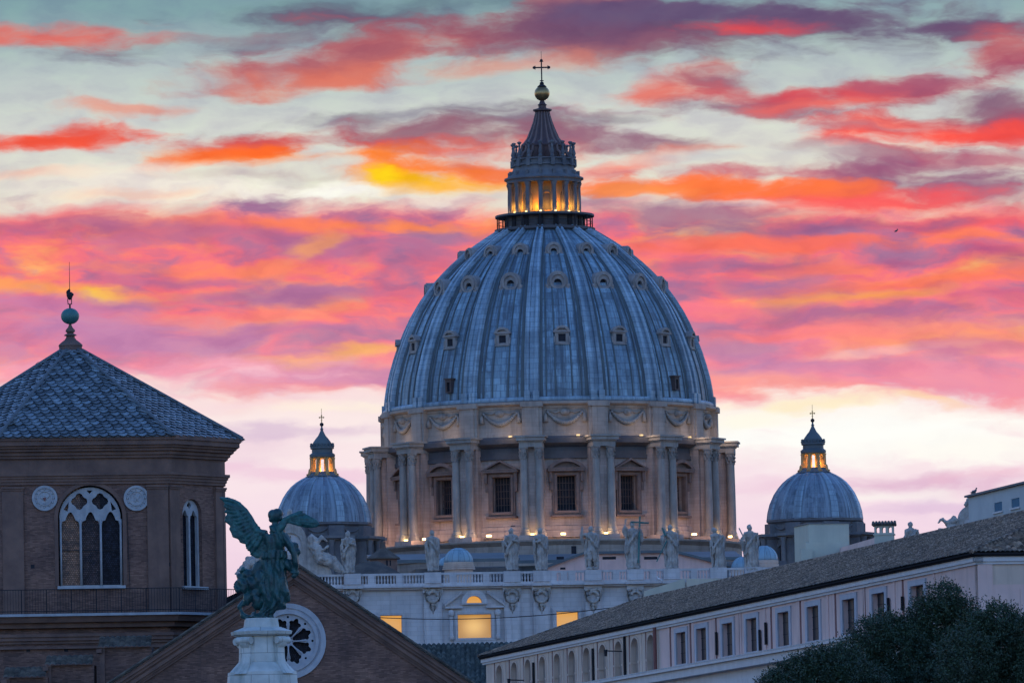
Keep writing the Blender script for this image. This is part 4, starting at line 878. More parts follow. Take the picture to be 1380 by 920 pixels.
# ================================================================ marble statues on the parapet
def person_blobs(ht=5.7, seed=0, arms=(), cloak=1, twist=0, head=(0, 0), bare=False, stance=.05, beard=False):
    """draped standing figure, base at the origin, facing -Y; arms = list of joint chains in units of height"""
    rn = random.Random(seed); m = MB(); S = ht
    ph = rn.random()*6; nf = rn.choice((9, 11, 13))
    def fold(a, z):
        k = max(0, 1-z/(S*.55)); return 1+.11*k*math.sin(nf*a+ph+2.2*math.sin(z*1.3+ph))+.06*math.sin(5*a+z*2.1+ph)
    sw = stance*S
    prof = [(.125, .02), (.118, .12), (.11, .22), (.105, .32), (.112, .42), (.105, .50), (.088, .57), (.085, .63), (.105, .72), (.112, .79), (.09, .825), (.045, .85)]
    rs = []
    for r, z in prof:
        cx = sw*math.sin(z*3.4+ph*.2)*.6; ring = []
        wx = 1.25 if .68 < z < .84 else 1.1
        if bare and z < .4: continue
        for j in range(36):
            a = 2*math.pi*j/36; rr = r*S*fold(a, z*S); ring.append((cx+rr*wx*math.sin(a+twist*z), -rr*.82*math.cos(a+twist*z), z*S))
        rs.append(ring)
    m.rings(rs)
    if bare:
        for s in (-1, 1): m.tube([(s*.05*S, -.02*S*s, .44*S), (s*.06*S, -.05*S, .25*S), (s*.065*S, -.01*S, .10*S), (s*.07*S, 0, .03*S), (s*.08*S, -.07*S, .018*S)], [.075*S, .055*S, .045*S, .032*S, .03*S], 10)
        m.tube([(.12*S, .05*S, .02*S), (.11*S, .06*S, .4*S)], [.06*S, .05*S], 8)
    hx = sw*math.sin(.9*3.4+ph*.2)*.6+head[0]*S
    m.tube([(hx-head[0]*S*.6, 0, .81*S), (hx, -.01*S, .88*S)], [.05*S, .038*S], 8)
    m.ell((hx, -.012*S, .925*S), (.048*S, .056*S, .068*S), seg=16, rg=10); m.ell((hx, .012*S, .935*S), (.056*S, .056*S, .062*S), seg=14, rg=8)
    m.ell((hx-.0*S, -.065*S, .92*S), (.010*S, .014*S, .02*S), seg=6, rg=4)
    if beard: m.ell((hx, -.05*S, .885*S), (.032*S, .03*S, .045*S), seg=10, rg=6)
    for ch in arms:
        n = len(ch); pts = [(p[0]*S, p[1]*S, p[2]*S) for p in ch]; m.tube(pts, [S*(.048-.022*i/(n-1)) for i in range(n)], 10)
        e = Vector(pts[-1]); d = (e-Vector(pts[-2])).normalized(); m.ell(e+d*.02*S, (.022*S, .022*S, .032*S), seg=8, rg=5)
        for q in (-1, 0, 1): m.tube([e+d*.03*S+Vector((q*.012*S, 0, 0)), e+d*.065*S+Vector((q*.016*S, -.008*S, -.004*S))], [.010*S, .006*S], 5)
        # sleeve / cloak hanging from the forearm
        if cloak: a = Vector(pts[n//2]); m.tube([a, a+Vector((0, .02*S, -.10*S)), a+Vector((-.02*S*(1 if a.x > 0 else -1), .03*S, -.24*S))], [.04*S, .045*S, .02*S], 8)
    if cloak:
        for q in range(3):
            x = (-.09+.09*q)*S; m.tube([(x, .07*S, .80*S), (x*1.25, .10*S, .55*S), (x*1.3, .10*S, .28*S), (x*1.1, .09*S, .06*S)], [.035*S, .055*S, .05*S, .04*S], 8)
        s = rn.choice((-1, 1)); m.tube([(-s*.12*S, -.06*S, .80*S), (0, -.11*S, .66*S), (s*.11*S, -.10*S, .50*S), (s*.13*S, -.03*S, .34*S)], [.025*S, .03*S, .032*S, .02*S], 8)
    m.lathe((0, 0, 0), [(.17*S, 0), (.17*S, .045*S), (.15*S, .05*S)], 4, 45, 405)
    return m
def rot_mb(mb, ang, loc, sc_=1):
    c, s = math.cos(ang), math.sin(ang); mb.v = [(loc[0]+sc_*(x*c-y*s), loc[1]+sc_*(x*s+y*c), loc[2]+sc_*z) for x, y, z in mb.v]; return mb
def crease(freq, amp, stretch=.35):
    def f(c): return amp*(noise.noise(Vector((c.x*freq, c.y*freq, c.z*freq*stretch)))+.6*noise.noise(Vector((c.x*freq*2.3+9, c.y*freq*2.3, c.z*freq*stretch*2.3))))
    return f
GRP = 'marble statues along the parapet'
def statue(px, ybase, ytop, label, ang=0, extra=None, w=-.1, sculpt_mat=None, **kw):
    u, z = FF.pix(px, ybase, w); _, z1 = FF.pix(px, ytop, w); loc = FF.pt(u, w, z); ht = (z1-z)/1.0
    mb = person_blobs(ht=ht, **kw); rot_mb(mb, BF+ang, loc)
    o = remesh(mb, .055, 'statue', sculpt_mat or M['statue'], None, loc, 1, crease(3.2, .13)); tag(o, label, 'statue', GRP)
    if extra:
        for nm, fn, mt in extra:
            m = MB(); fn(m, ht); rot_mb(m, BF+ang, loc); e = m.build(nm, M[mt]); e.parent = o; e.location = (0, 0, 0)
            e.data.transform(Matrix.Translation(-loc)); 
    return o
R_down = [(.11, 0, .80), (.15, -.02, .64), (.12, -.08, .52)]; L_down = [(-.11, 0, .80), (-.155, .0, .65), (-.13, -.07, .53)]
L_chest = [(-.11, 0, .80), (-.16, -.03, .66), (-.05, -.12, .68)]; R_chest = [(.11, 0, .80), (.16, -.03, .66), (.05, -.12, .69)]
statue(470, 772, 715, 'broad robed marble statue in front of the left small dome', seed=3, arms=(R_chest, L_down), beard=True)
statue(583.5, 769, 714, 'marble statue with folded arms left of the small pale blue cupola', seed=5, arms=(R_down, L_down), stance=.02)
statue(690, 768, 711, 'marble statue with bent arm, left one of the close pair beside the cupola', seed=8, arms=(R_chest, [(-.11, 0, .80), (-.20, .0, .68), (-.12, -.05, .58)]))
statue(729.5, 768, 711, 'marble statue, right one of the close pair under the middle of the dome', seed=9, arms=(L_chest, R_down), cloak=1)
statue(798, 767, 708, 'bare legged marble statue raising one bent arm, left of the statue with the cross', seed=12, bare=True, arms=([(-.11, 0, .80), (-.22, -.02, .80), (-.21, -.02, .94)], R_down))
def big_cross(m, h):
    m.tube([(.10*h, -.07*h, .12*h), (.155*h, -.07*h, 1.10*h)], .022*h, 6); m.tube([(-.04*h, -.07*h, .985*h), (.34*h, -.07*h, .955*h)], .020*h, 6)
statue(853.5, 766, 702, 'central marble statue holding a tall dark cross', seed=14, arms=([(-.11, 0, .80), (-.17, -.03, .88), (-.14, -.04, 1.0)], [(.11, 0, .80), (.18, -.03, .72), (.15, -.08, .82)]), extra=[('cross', big_cross, 'copper')])
def staffs(m, h):
    m.tube([(-.34*h, -.08*h, .16*h), (-.10*h, -.10*h, .64*h)], .014*h, 6); m.tube([(-.20*h, -.09*h, .92*h), (-.13*h, -.10*h, .74*h)], .028*h, 6)
statue(905, 766, 706, 'marble statue holding a slanting bronze sword, right of the statue with the cross', seed=17, arms=([(-.11, 0, .80), (-.20, -.05, .72), (-.13, -.10, .78)], R_down), extra=[('sword', staffs, 'copper')])
statue(968, 767, 710, 'stooping marble statue with lowered hands in front of the right edge of the drum', seed=20, arms=(L_down, R_down), stance=.10, head=(-.02, 0))
def stick(m, h): m.tube([(-.26*h, -.04*h, .92*h), (-.12*h, -.06*h, .62*h)], .016*h, 6)
statue(1013, 768, 706, 'marble statue holding up a short rod, between drum and right small dome', seed=23, arms=([(-.11, 0, .80), (-.20, -.04, .66), (-.17, -.06, .74)], R_down), extra=[('rod', stick, 'statue')])
statue(1229.5, 762, 702, 'marble statue of which only head and shoulders show above the long tiled roof', seed=26, arms=(L_down, R_down))
# --- clock groups at the two ends
def clock_group(px, ybase, label, flip=1):
    u, z = FF.pix(px, ybase, -.3); t = thing('clock_group', label, 'sculpture', FF.pt(u, -.3, z), 'carved clock groups at the ends of the parapet')
    L = Frame(FF.pt(u, -.3, 0).x, FF.pt(u, -.3, 0).y, BF)
    m = MB(); m.plate(L.pt, [(-5.6, z-.1), (5.6, z-.1), (5.2, z+1.1), (3.6, z+1.9), (2.9, z+3.4), (2.4, z+5.2)]+arc(0, z+5.0, 2.1, 0, 180, 16)+[(-2.4, z+5.2), (-2.9, z+3.4), (-3.6, z+1.9), (-5.2, z+1.1)], [[(1.45*math.cos(q), z+4.3+1.45*math.sin(q)) for q in [2*math.pi*i/24 for i in range(24)]]], -1.1, .4)
    m.build('clock_frame', M['statue'], t)
    m = MB(); m.plate(L.pt, [(1.5*math.cos(q), z+4.3+1.5*math.sin(q)) for q in [2*math.pi*i/24 for i in range(24)]], [], -.2, .1); m.build('clock_face', M['facade'], t)
    m = MB(); m.fbox(L, -.05, .05, .1, .2, z+4.3, z+5.4); m.fbox(L, 0, .8, .1, .2, z+4.25, z+4.35); m.build('clock_hands', M['iron'], t)
    m = MB()
    for s in (-1, 1):
        # volutes and a reclining winged figure on each side
        m.tube([L.pt(s*2.6, .2, z+5.4), L.pt(s*3.5, .3, z+4.6), L.pt(s*3.3, .3, z+3.4), L.pt(s*4.4, .3, z+2.6), L.pt(s*5.6, .3, z+2.2), L.pt(s*6.3, .3, z+1.3), L.pt(s*7.2, .3, z+.2)], [.35, .5, .45, .6, .55, .5, .4], 8)
        m.tube([L.pt(s*2.6, .5, z+4.2), L.pt(s*3.4, .7, z+3.5), L.pt(s*4.0, .9, z+2.2), L.pt(s*5.4, .9, z+1.7), L.pt(s*6.6, .8, z+.4)], [.5, .75, .8, .6, .35], 10)
        m.ell(L.pt(s*2.75, .7, z+4.9), (.42, .42, .5), seg=12, rg=8)
        m.tube([L.pt(s*3.2, .8, z+4.0), L.pt(s*4.3, 1.2, z+3.4), L.pt(s*5.1, 1.0, z+3.9)], [.3, .24, .16], 8)
        m.tube([L.pt(s*3.4, 0, z+4.2), L.pt(s*4.3, -.2, z+5.2), L.pt(s*5.0, -.2, z+4.6)], [.3, .35, .12], 6)
    m.tube([L.pt(-1.2, .3, z+6.9), L.pt(-.8, .4, z+7.6), L.pt(0, .4, z+7.9), L.pt(.8, .4, z+7.6), L.pt(1.2, .3, z+6.9)], [.3, .35, .4, .35, .3], 8); m.ell(L.pt(0, .3, z+8.5), (.35, .35, .5))
    remesh(m, .11, 'reclining_figures', M['statue'], t, None, 1, crease(2.2, .16, 1))
clock_group(392, 776, 'carved marble clock group with reclining figures behind the bronze winged figure')
clock_group(1314, 750, 'carved marble clock group half hidden behind the pale block on the tiled roof')
# ================================================================ bronze winged figure on its pedestal
AY = 235.0
def A(px, py, d=0): return P(px, py, AY+d)
base = A(352, 833); s41 = FPX/AY
ang = thing('bronze_angel', 'green bronze winged figure in swirling robes standing on a white marble pedestal', 'statue', base)
c8 = lambda x, y, d=0: A(290+x/3.54, 660+y/3.54, d)        # crop co-ordinates -> world
q8 = 1/3.54/s41
m = MB()
def T8(pts, rads, seg=12): m.tube([c8(*p) for p in pts], [r*q8 for r in rads], seg)
def E8(x, y, d, rx, ry, rz, rot=0): m.ell(c8(x, y, d), (rx*q8, ry*q8, rz*q8), Matrix.Rotation(R_(rot), 3, 'Y'), 18, 12)
# head with hair, neck
E8(289, 122, 0, 29, 31, 34, 15); E8(276, 118, .05, 24, 28, 27); E8(302, 112, 0, 24, 27, 22); E8(268, 140, 0, 12, 16, 14); E8(312, 134, -.05, 12, 14, 12)
T8([(285, 150, 0), (288, 178, 0), (284, 205, 0)], [15, 18, 34])
# torso leaning, waist
T8([(262, 200, .02), (285, 196, .0), (318, 215, -.02)], [30, 38, 32]); T8([(286, 210, 0), (290, 250, 0), (285, 290, 0), (280, 330, 0)], [46, 50, 40, 44])
# arms: the right one hangs forward, holding drapery; the other reaches behind
T8([(325, 215, -.05), (352, 258, -.15), (378, 300, -.2), (384, 345, -.2), (378, 395, -.15)], [26, 24, 22, 20, 20]); E8(372, 270, -.1, 30, 26, 26, 20); E8(392, 296, -.15, 18, 20, 22); E8(352, 355, -.1, 24, 22, 30); E8(386, 400, -.12, 14, 16, 20)
for k in range(5): T8([(380+k*2, 396, -.2+.05*k), (378+k*4-6, 410, -.22+.05*k), (374+k*4-6, 418-abs(k-2)*2, -.2+.05*k)], [6, 5, 3], 6)
T8([(260, 215, .15), (235, 258, .3), (222, 300, .35)], [24, 20, 15])
# robe: folded skirt widening down to the hem
rs = []
for (x, y, rx, ry) in ((285, 292, 58, 44), (284, 322, 60, 46), (281, 332, 46, 40), (280, 390, 56, 46), (283, 440, 62, 52), (286, 490, 66, 56), (286, 530, 64, 54), (276, 556, 52, 46), (250, 578, 40, 38), (225, 596, 44, 40), (212, 611, 66, 46)):
    rs.append([c8(x, y)+Vector(((rx*(1+.13*math.sin(11*a+y*.02)))*math.cos(a)*q8, ry*(1+.15*math.sin(11*a+y*.02))*math.sin(a)*q8, 0)) for a in [2*math.pi*i/48 for i in range(48)]])
m.rings(rs)
T8([(310, 430, -.1), (330, 490, -.1), (322, 545, -.1), (290, 566, -.1)], [30, 26, 24, 16]); T8([(348, 512, 0), (326, 548, 0), (290, 566, 0)], [9, 16, 10])
# swirl blown back to the left
T8([(262, 320, .1), (230, 360, .15), (200, 400, .2), (150, 410, .25), (105, 420, .3)], [34, 40, 38, 34, 14]); T8([(240, 400, .1), (200, 450, .1), (150, 450, .2), (92, 440, .25)], [46, 44, 38, 13])
T8([(238, 450, .05), (195, 500, .1), (150, 520, .15), (120, 560, .1), (135, 596, .05), (165, 606, 0)], [42, 36, 26, 13, 15, 14]); T8([(215, 510, 0), (196, 555, 0), (190, 600, 0)], [34, 26, 26]); T8([(150, 470, .1), (108, 475, .15), (96, 455, .2)], [20, 14, 8])
T8([(130, 400, .2), (116, 388, .2), (140, 376, .15)], [14, 14, 10]); E8(205, 604, 0, 66, 50, 9)
def drape(c):
    a = c.x*7+c.z*2.4; return .034*math.sin(a*2.6+3.0*noise.noise(c*1.5))+.022*noise.noise(Vector((c.x*7, c.y*7, c.z*1.3)))+.007*noise.noise(c*16)
body = remesh(m, .020, 'robed_body', M['bronze'], ang, None, 1, lambda c: drape(c) if c.z < 3.0 else .35*drape(c))
def wing(outline, name, ridge, d0, d1, rows):
    """wing: curved plate of an outline in picture columns/rows, with rows of overlapping feathers on it"""
    m = MB(); x0 = min(p[0] for p in outline); x1 = max(p[0] for p in outline)
    def dep(x): f = (x-x0)/(x1-x0); return d0+(d1-d0)*f+.10*math.sin(math.pi*f)
    pts = [c8(x, y, 0) for x, y in outline]
    tris = tessellate_polygon([[Vector((p[0], p[1], 0)) for p in outline]])
    for dd, rev in ((-.045, 1), (.045, 0)): m.add([c8(x, y, dep(x)+dd) for x, y in outline], [tuple(reversed(t)) if rev else tuple(t) for t in tris])
    n = len(outline)
    for i in range(n):
        j = (i+1) % n; a, b = outline[i], outline[j]; m.add([c8(a[0], a[1], dep(a[0])-.045), c8(b[0], b[1], dep(b[0])-.045), c8(b[0], b[1], dep(b[0])+.045), c8(a[0], a[1], dep(a[0])+.045)], [(0, 1, 2, 3)])
    for (pa, pb, wd) in rows:     # feathers: flattened leaf-shaped ridges from pa to pb
        mid = ((pa[0]+pb[0])/2, (pa[1]+pb[1])/2)
        m.tube([c8(pa[0], pa[1], dep(pa[0])-.03), c8(mid[0], mid[1], dep(mid[0])-.07), c8(pb[0], pb[1], dep(pb[0])-.03)], [wd*.8*q8, wd*q8, wd*.35*q8], 8)
    T = ridge; m.tube([c8(x, y, dep(x)-.02) for x, y, r in T], [r*q8 for x, y, r in T], 10)
    return remesh(m, .024, name, M['wing'], ang, None, 1, lambda c: .012*noise.noise(c*9))
LW = [(18, 34), (60, 33), (92, 44), (120, 58), (148, 88), (170, 120), (182, 150), (176, 166), (196, 184), (240, 190), (262, 215), (262, 260), (240, 318), (200, 325), (172, 312), (160, 282), (146, 280), (148, 258), (118, 252), (112, 236), (82, 224), (76, 205), (66, 185), (72, 170), (44, 150), (48, 128), (58, 112), (42, 104), (52, 92), (36, 72), (56, 66), (24, 44)]
rows = []
rr_ = random.Random(4)
for i in range(13):
    f = i/12; ax, ay = 175-60*(1-f)+50*f, 90+150*f*.9; bx, by = 42+125*f**1.1, 60+250*f
    rows.append(((ax, ay), (bx, by), 11))
for i in range(9):
    f = i/8; rows.append(((150+80*f, 95+105*f), (95+110*f, 95+170*f), 10))
wing(LW, 'wing', [(30, 40, 8), (92, 54, 11), (145, 98, 13), (172, 140, 14), (196, 196, 16), (245, 208, 18)], .35, .15, rows)
RW_ = [(290, 270), (276, 225), (284, 190), (300, 160), (330, 130), (365, 112), (405, 98), (422, 98), (416, 108), (440, 118), (468, 132), (490, 148), (500, 164), (488, 175), (460, 180), (425, 178), (392, 170), (362, 160), (345, 158), (330, 180), (318, 215), (308, 260)]
rows = [((330, 138), (300, 230), 10), ((345, 135), (318, 200), 9), ((350, 128), (430, 112), 10), ((360, 136), (470, 138), 10), ((366, 144), (492, 158), 10), ((370, 152), (478, 170), 9), ((360, 152), (430, 172), 8)]
wing(RW_, 'wing', [(292, 235, 12), (300, 185, 13), (330, 142, 12), (380, 122, 10), (412, 104, 6)], -.15, -.45, rows)
# pedestal
ped = thing('pedestal', 'white marble pedestal with a flared cap and scrolled brackets under the bronze winged figure', 'pedestal', (base.x, AY, 0))
pb = base.x; PFm = Frame(pb, AY, R_(8)); Z8 = lambda y: A(352, y).z; 
def pm(px): return (px)/s41
cxp = 351
m = MB()
def stack(mb, rows_, n=8, rot=22.5):
    for (ya, yb, hwa, hwb) in rows_: mb.lathe((pb, AY, 0), [(pm(hwb)*1.05, Z8(yb)), (pm(hwa)*1.05, Z8(ya))], n, rot+8, rot+368)
stack(m, [(832.5, 845, 22, 24), (845, 850.5, 26, 41), (850.5, 855, 41.5, 40), (855, 857, 38, 35)]); m.build('cap', M['marble'], ped, bevel=.01)
m = MB(); stack(m, [(857, 892, 30, 31), (892, 905, 32, 44), (905, 930, 46, 48)]); m.lathe((pb, AY, 0), [(1.5, 0), (1.5, 4.2), (1.25, 4.6), (1.18, Z8(928))], 8, 30.5, 390.5); m.build('shaft', M['marble'], ped, bevel=.012)
for a in (-38, 52, 142, 232):
    m = MB(); cc = (pb, AY, 0)
    rs = []
    for (r, y, w_) in ((36.5, 858, 13), (39, 863, 13), (38, 869, 12), (33.5, 873, 11), (33, 882, 11), (35.5, 893, 13), (41, 902, 15), (47, 908, 17)):
        c_ = pol(a, pm(r), Z8(y), cc); t = Vector((math.cos(R_(a)), math.sin(R_(a)), 0)); n_ = pol(a, 1, 0, (0, 0, 0)); w_ = pm(w_)*.62; rs.append([c_-t*w_-n_*.5, c_-t*w_, c_-t*w_*.4+n_*.03, c_+t*w_*.4+n_*.03, c_+t*w_, c_+t*w_-n_*.5])
    m.rings(rs); t = Vector((math.cos(R_(a)), math.sin(R_(a)), 0)); c_ = pol(a, pm(36), Z8(863), cc); m.tube([c_-t*pm(12), c_+t*pm(12)], pm(5), 14); m.build('scroll_bracket', M['marble'], ped, smooth=40)
# ================================================================ gabled church with the rose window
GY = 400.0; sg = FPX/GY
GF = Frame(P(392, 800, GY).x, GY, 0)
gx = lambda px, py: GF.pix(px, py, 0)
ap = gx(396, 757); rl = gx(120, 938); rr = gx(665, 938)
sl = (ap[1]-rl[1])/(ap[0]-rl[0]); sr = (ap[1]-rr[1])/(rr[0]-ap[0])
eL = (ap[0]-(ap[1]-9)/sl, 9); eR = (ap[0]+(ap[1]-9)/sr, 9)
ch = thing('brick_church', 'brick gable with a white rose window and moulded sloping eaves behind the bronze winged figure', 'church', (P(392, 860, GY).x, GY, 0))
rc = gx(388.5, 863.5); RR = 51/sg
circ = lambda c, r, n=40, a0=0: [(c[0]+r*math.cos(R_(a0)+2*math.pi*i/n), c[1]+r*math.sin(R_(a0)+2*math.pi*i/n)) for i in range(n)]
m = MB(); m.plate(GF.pt, [(eL[0], 0), (eR[0], 0), eR, ap, eL], [circ(rc, RR-.25)], -.6, 0); m.build('gable_wall', M['brick'], ch)
m = MB(); m.fbox(GF, eL[0], eL[0]+.5, -26, -.6, 0, eL[1]); m.fbox(GF, eR[0]-.5, eR[0], -26, -.6, 0, eR[1]); m.build('side_wall', M['brick'], ch)
# raking cornice: steps of moulding under the tiles
def rake(mb, off0, off1, w0, w1):
    """band parallel to the slopes, off measured square down from the roof line"""
    for e, s_, sgn in ((eL, sl, -1), (eR, sr, 1)):
        L_ = math.hypot(1, s_); n = (0, -1)
        def q(p, o): return (p[0], p[1]-o*L_)
        a0, a1, b0, b1 = q(ap, off0), q(ap, off1), q(e, off0), q(e, off1)
        b0 = (b0[0]+sgn*.9, b0[1]-s_*.9); b1 = (b1[0]+sgn*.9, b1[1]-s_*.9)
        mb.hexa([GF.pt(a1[0], w1, a1[1]), GF.pt(b1[0], w1, b1[1]), GF.pt(b1[0], w0, b1[1]), GF.pt(a1[0], w0, a1[1]), GF.pt(a0[0], w1, a0[1]), GF.pt(b0[0], w1, b0[1]), GF.pt(b0[0], w0, b0[1]), GF.pt(a0[0], w0, a0[1])])
m = MB(); rake(m, .17, .34, -.2, .62); rake(m, .34, .50, -.2, .48); rake(m, .50, .60, -.2, .30); rake(m, .60, .78, -.2, .36); rake(m, .78, .90, -.2, .22); rake(m, .90, 1.02, -.2, .12); m.build('raking_cornice', M['brickcor'], ch)
def tile_sheet(o, du, dv, nu, nv, name, mat, parent, pitch=.30, course=.38, h=.07, nsub=4, thick=.06, loc=None, jit=.02, uvk=None):
    """roman-tile sheet: o corner at the eaves, du along the eaves (unit), dv up the slope (unit); real half-round rolls stepped in courses"""
    du = Vector(du).normalized(); dv = Vector(dv).normalized(); nn = du.cross(dv).normalized()
    if nn.z < 0: nn = -nn
    U = np.arange(nu*nsub+1); un = U*pitch/nsub; prof = h*np.abs(np.sin(np.pi*un/pitch))**.8
    rows_ = []
    rn = np.random.RandomState(3)
    for j in range(nv):
        cj = rn.uniform(-jit, jit, nu+1)[np.minimum(U//nsub, nu)]
        for e, lift in ((0, .045), (1, 0.0)):
            v = j*course+e*course*.995
            base_ = np.outer(un, np.array(du))+np.array(dv)*v+np.outer(cj*(1-e), np.array(dv))+np.outer(prof+lift+np.abs(cj)*.4, np.array(nn))+np.array(o)
            rows_.append(base_)
    V_ = np.concatenate(rows_); W = len(un); f = []
    R0 = np.arange(len(rows_)-1)[:, None]*W; C0 = np.arange(W-1)[None, :]; a = (R0+C0).ravel()
    F_ = np.stack([a, a+1, a+1+W, a+W], 1)
    me = bpy.data.meshes.new(name); org = Vector(loc) if loc is not None else ORG[parent.name]; V_ = V_-np.array(org)
    me.vertices.add(len(V_)); me.vertices.foreach_set('co', V_.astype(np.float32).ravel()); me.loops.add(len(F_)*4); me.loops.foreach_set('vertex_index', F_.astype(np.int32).ravel())
    me.polygons.add(len(F_)); me.polygons.foreach_set('loop_start', np.arange(len(F_), dtype=np.int32)*4); me.update(calc_edges=True)
    lay = me.uv_layers.new(name='UVMap'); vi = F_.ravel(); rel = V_+np.array(org)-np.array(o); uu = rel@np.array(du); vv = rel@np.array(dv)
    lay.data.foreach_set('uv', np.stack([uu[vi], vv[vi]], 1).astype(np.float32).ravel())
    me.materials.append(mat); ob = bpy.data.objects.new(name, me); COL.objects.link(ob); ob.parent = parent; ORG[ob.name] = org
    return ob
def tilemat(name, c1, c2, c3, pitch=.30, course=.38, rough=.95):
    m = bpy.data.materials.new(name); m.use_nodes = True; T = NT(m.node_tree); bs = T.n['Principled BSDF']; tc = T.new('ShaderNodeTexCoord'); uv = tc.outputs['UV']; ob = tc.outputs['Object']
    cell = T.vm('FLOOR', T.vm('DIVIDE', uv, (pitch, course, 1))); wn = T.new('ShaderNodeTexWhiteNoise', noise_dimensions='2D'); T.put(wn.inputs['Vector'], cell)
    col = T.ramp(wn.outputs[0], [(0, c2), (.45, c1), (.8, c3), (1, tuple(x*1.25 for x in c3))])
    big = T.noise(ob, .9, 7, .72); col = T.mix(T.rng(big, .44, .60, 0, .8), col, tuple(x*.6 for x in c2)); sm = T.noise(ob, 2.5, 5, .7)
    col = T.mix(T.rng(sm, .5, .75, 0, .5), col, (c3[0]*1.1, c3[1]*1.25, c3[2]*1.1))
    T.put(bs.inputs['Base Color'], col); bs.inputs['Roughness'].default_value = rough; return m
M['tiles'] = tilemat('weathered_roman_tiles', (.22, .155, .12), (.06, .045, .04), (.33, .24, .185))
M['tilesg'] = tilemat('mossy_roman_tiles', (.060, .078, .085), (.035, .048, .055), (.085, .105, .11))
M['tilesb'] = tilemat('old_dark_tiles', (.085, .075, .068), (.05, .046, .044), (.12, .105, .09))
for e, s_, sgn in ((eL, sl, -1), (eR, sr, 1)):
    Ls = math.hypot(ap[0]-e[0], ap[1]-e[1])+1.1; n_courses = int(26.5/.30)
    dvv = Vector((-sgn, 0, s_)).normalized(); o0 = GF.pt(ap[0], .75, ap[1])-dvv*Ls-Vector((0, 0, .16))
    tile_sheet(o0, (0, 1, 0), dvv, n_courses, int(Ls/.38)+1, 'roof', M['tilesb'], ch)
m = MB(); rake(m, .12, .18, -26, .66); m.build('roof_boards', M['brickcor'], ch)
# a weathered cover strip along the gable edge
for e, s_, sgn in ((eL, sl, -1), (eR, sr, 1)):
    m = MB(); dvv = Vector((sgn, 0, -s_)).normalized(); L_ = math.hypot(ap[0]-e[0], ap[1]-e[1])
    k = 0.0
    while k < L_:
        a_ = GF.pt(ap[0], .62, ap[1]-.02)+dvv*k; m.tube([a_, a_+dvv*.4+Vector((0, 0, .03))], [.10, .085], 6); k += .36
    m.build('edge_tiles', M['tilesb'], ch)
# rose window
m = MB(); m.plate(GF.pt, circ(rc, RR), [circ(rc, RR*.87)], -.3, .10); m.plate(GF.pt, circ(rc, RR*.88), [circ(rc, RR*.80)], -.3, .03); m.plate(GF.pt, circ(rc, RR*.81), [circ(rc, RR*.725)], -.3, .13)
rose = m.build('rose_window', M['rosestone'], ch, smooth=30)
Ri = RR*.735
def petal(a):      # trefoil-headed opening between spokes
    pts = []; a = R_(a); ux, uz = math.cos(a), math.sin(a); vx, vz = -uz, ux
    loc_ = [(.17, -.02), (.24, -.085), (.60, -.175)]+[(.66+.085*math.cos(t), -.135+.085*math.sin(t)) for t in [R_(x) for x in (-100, -60, -20, 20)]]+[(.80+.075*math.cos(t), .075*math.sin(t)) for t in [R_(x) for x in (-90, -50, 0, 50, 90)]]+[(.66+.085*math.cos(t), .135+.085*math.sin(t)) for t in [R_(x) for x in (-20, 20, 60, 100)]]+[(.60, .175), (.24, .085), (.17, .02)]
    return [(rc[0]+Ri*(r*ux+s*vx), rc[1]+Ri*(r*uz+s*vz)) for r, s in loc_]
hl = [petal(22.5+45*k) for k in range(8)]+[[(rc[0]+Ri*(.87*math.cos(R_(45*k))+.045*math.cos(t)), rc[1]+Ri*(.87*math.sin(R_(45*k))+.045*math.sin(t))) for t in [2*math.pi*i/6 for i in range(6)]] for k in range(8)]+[circ(rc, Ri*.09, 8)]
m = MB(); m.plate(GF.pt, circ(rc, Ri+.03), hl, -.22, -.04); m.build('rose_tracery', M['rosestone'], rose)
for k in range(8):
    a = R_(45*k); m = MB(); m.tube([GF.pt(rc[0]+Ri*.14*math.cos(a), 0, rc[1]+Ri*.14*math.sin(a)), GF.pt(rc[0]+Ri*.66*math.cos(a), 0, rc[1]+Ri*.66*math.sin(a))], .045, 8); m.build('spoke', M['rosestone'], rose, smooth=True)
m = MB(); m.plate(GF.pt, circ(rc, RR*.8), [], -.5, -.42); m.build('glass', M['leaded'], rose)
# ================================================================ octagonal brick tower
OY = 425.0; so = FPX/OY; ox = P(98, 600, OY).x; OB = R_(8.0)
oct_ = thing('octagonal_tower', 'brick tower with tracery windows and a scaled slate roof, at the left', 'tower', (ox, OY, 0))
ZO = lambda y, f=1.0: P(98, y, OY).z
def zfront(y, d): return P(124, y, OY-d).z      # height of a row seen on the face turned to us
def octo(d, w):
    """eight corners of a square with cut corners, turned by OB: half depth d, half face w"""
    r = []
    for (x, y) in ((-w, -d), (w, -d), (d, -w), (d, w), (w, d), (-w, d), (-d, w), (-d, -w)):
        r.append((ox+x*math.cos(OB)-y*math.sin(OB), OY+x*math.sin(OB)+y*math.cos(OB)))
    return r
def oring(d, w, z): return [Vector((x, y, z)) for x, y in octo(d, w)]
def oband(mb, d, w, ex, z0, z1, inner=None):
    i_ = inner if inner is not None else -.2
    mb.rings([oring(d+ex, w+ex*.42, z0), oring(d+ex, w+ex*.42, z1)]); return mb
Dw, Ww = 8.45, 4.85
zz = lambda y: zfront(y, Dw)
c0, c1 = octo(Dw, Ww)[0], octo(Dw, Ww)[1]; c2_ = octo(Dw, Ww)[2]
F1 = Frame((c0[0]+c1[0])/2, (c0[1]+c1[1])/2, OB)
F2 = Frame((c1[0]+c2_[0])/2, (c1[1]+c2_[1])/2, math.atan2(c2_[1]-c1[1], c2_[0]-c1[0])); hw2 = math.hypot(c2_[0]-c1[0], c2_[1]-c1[1])/2
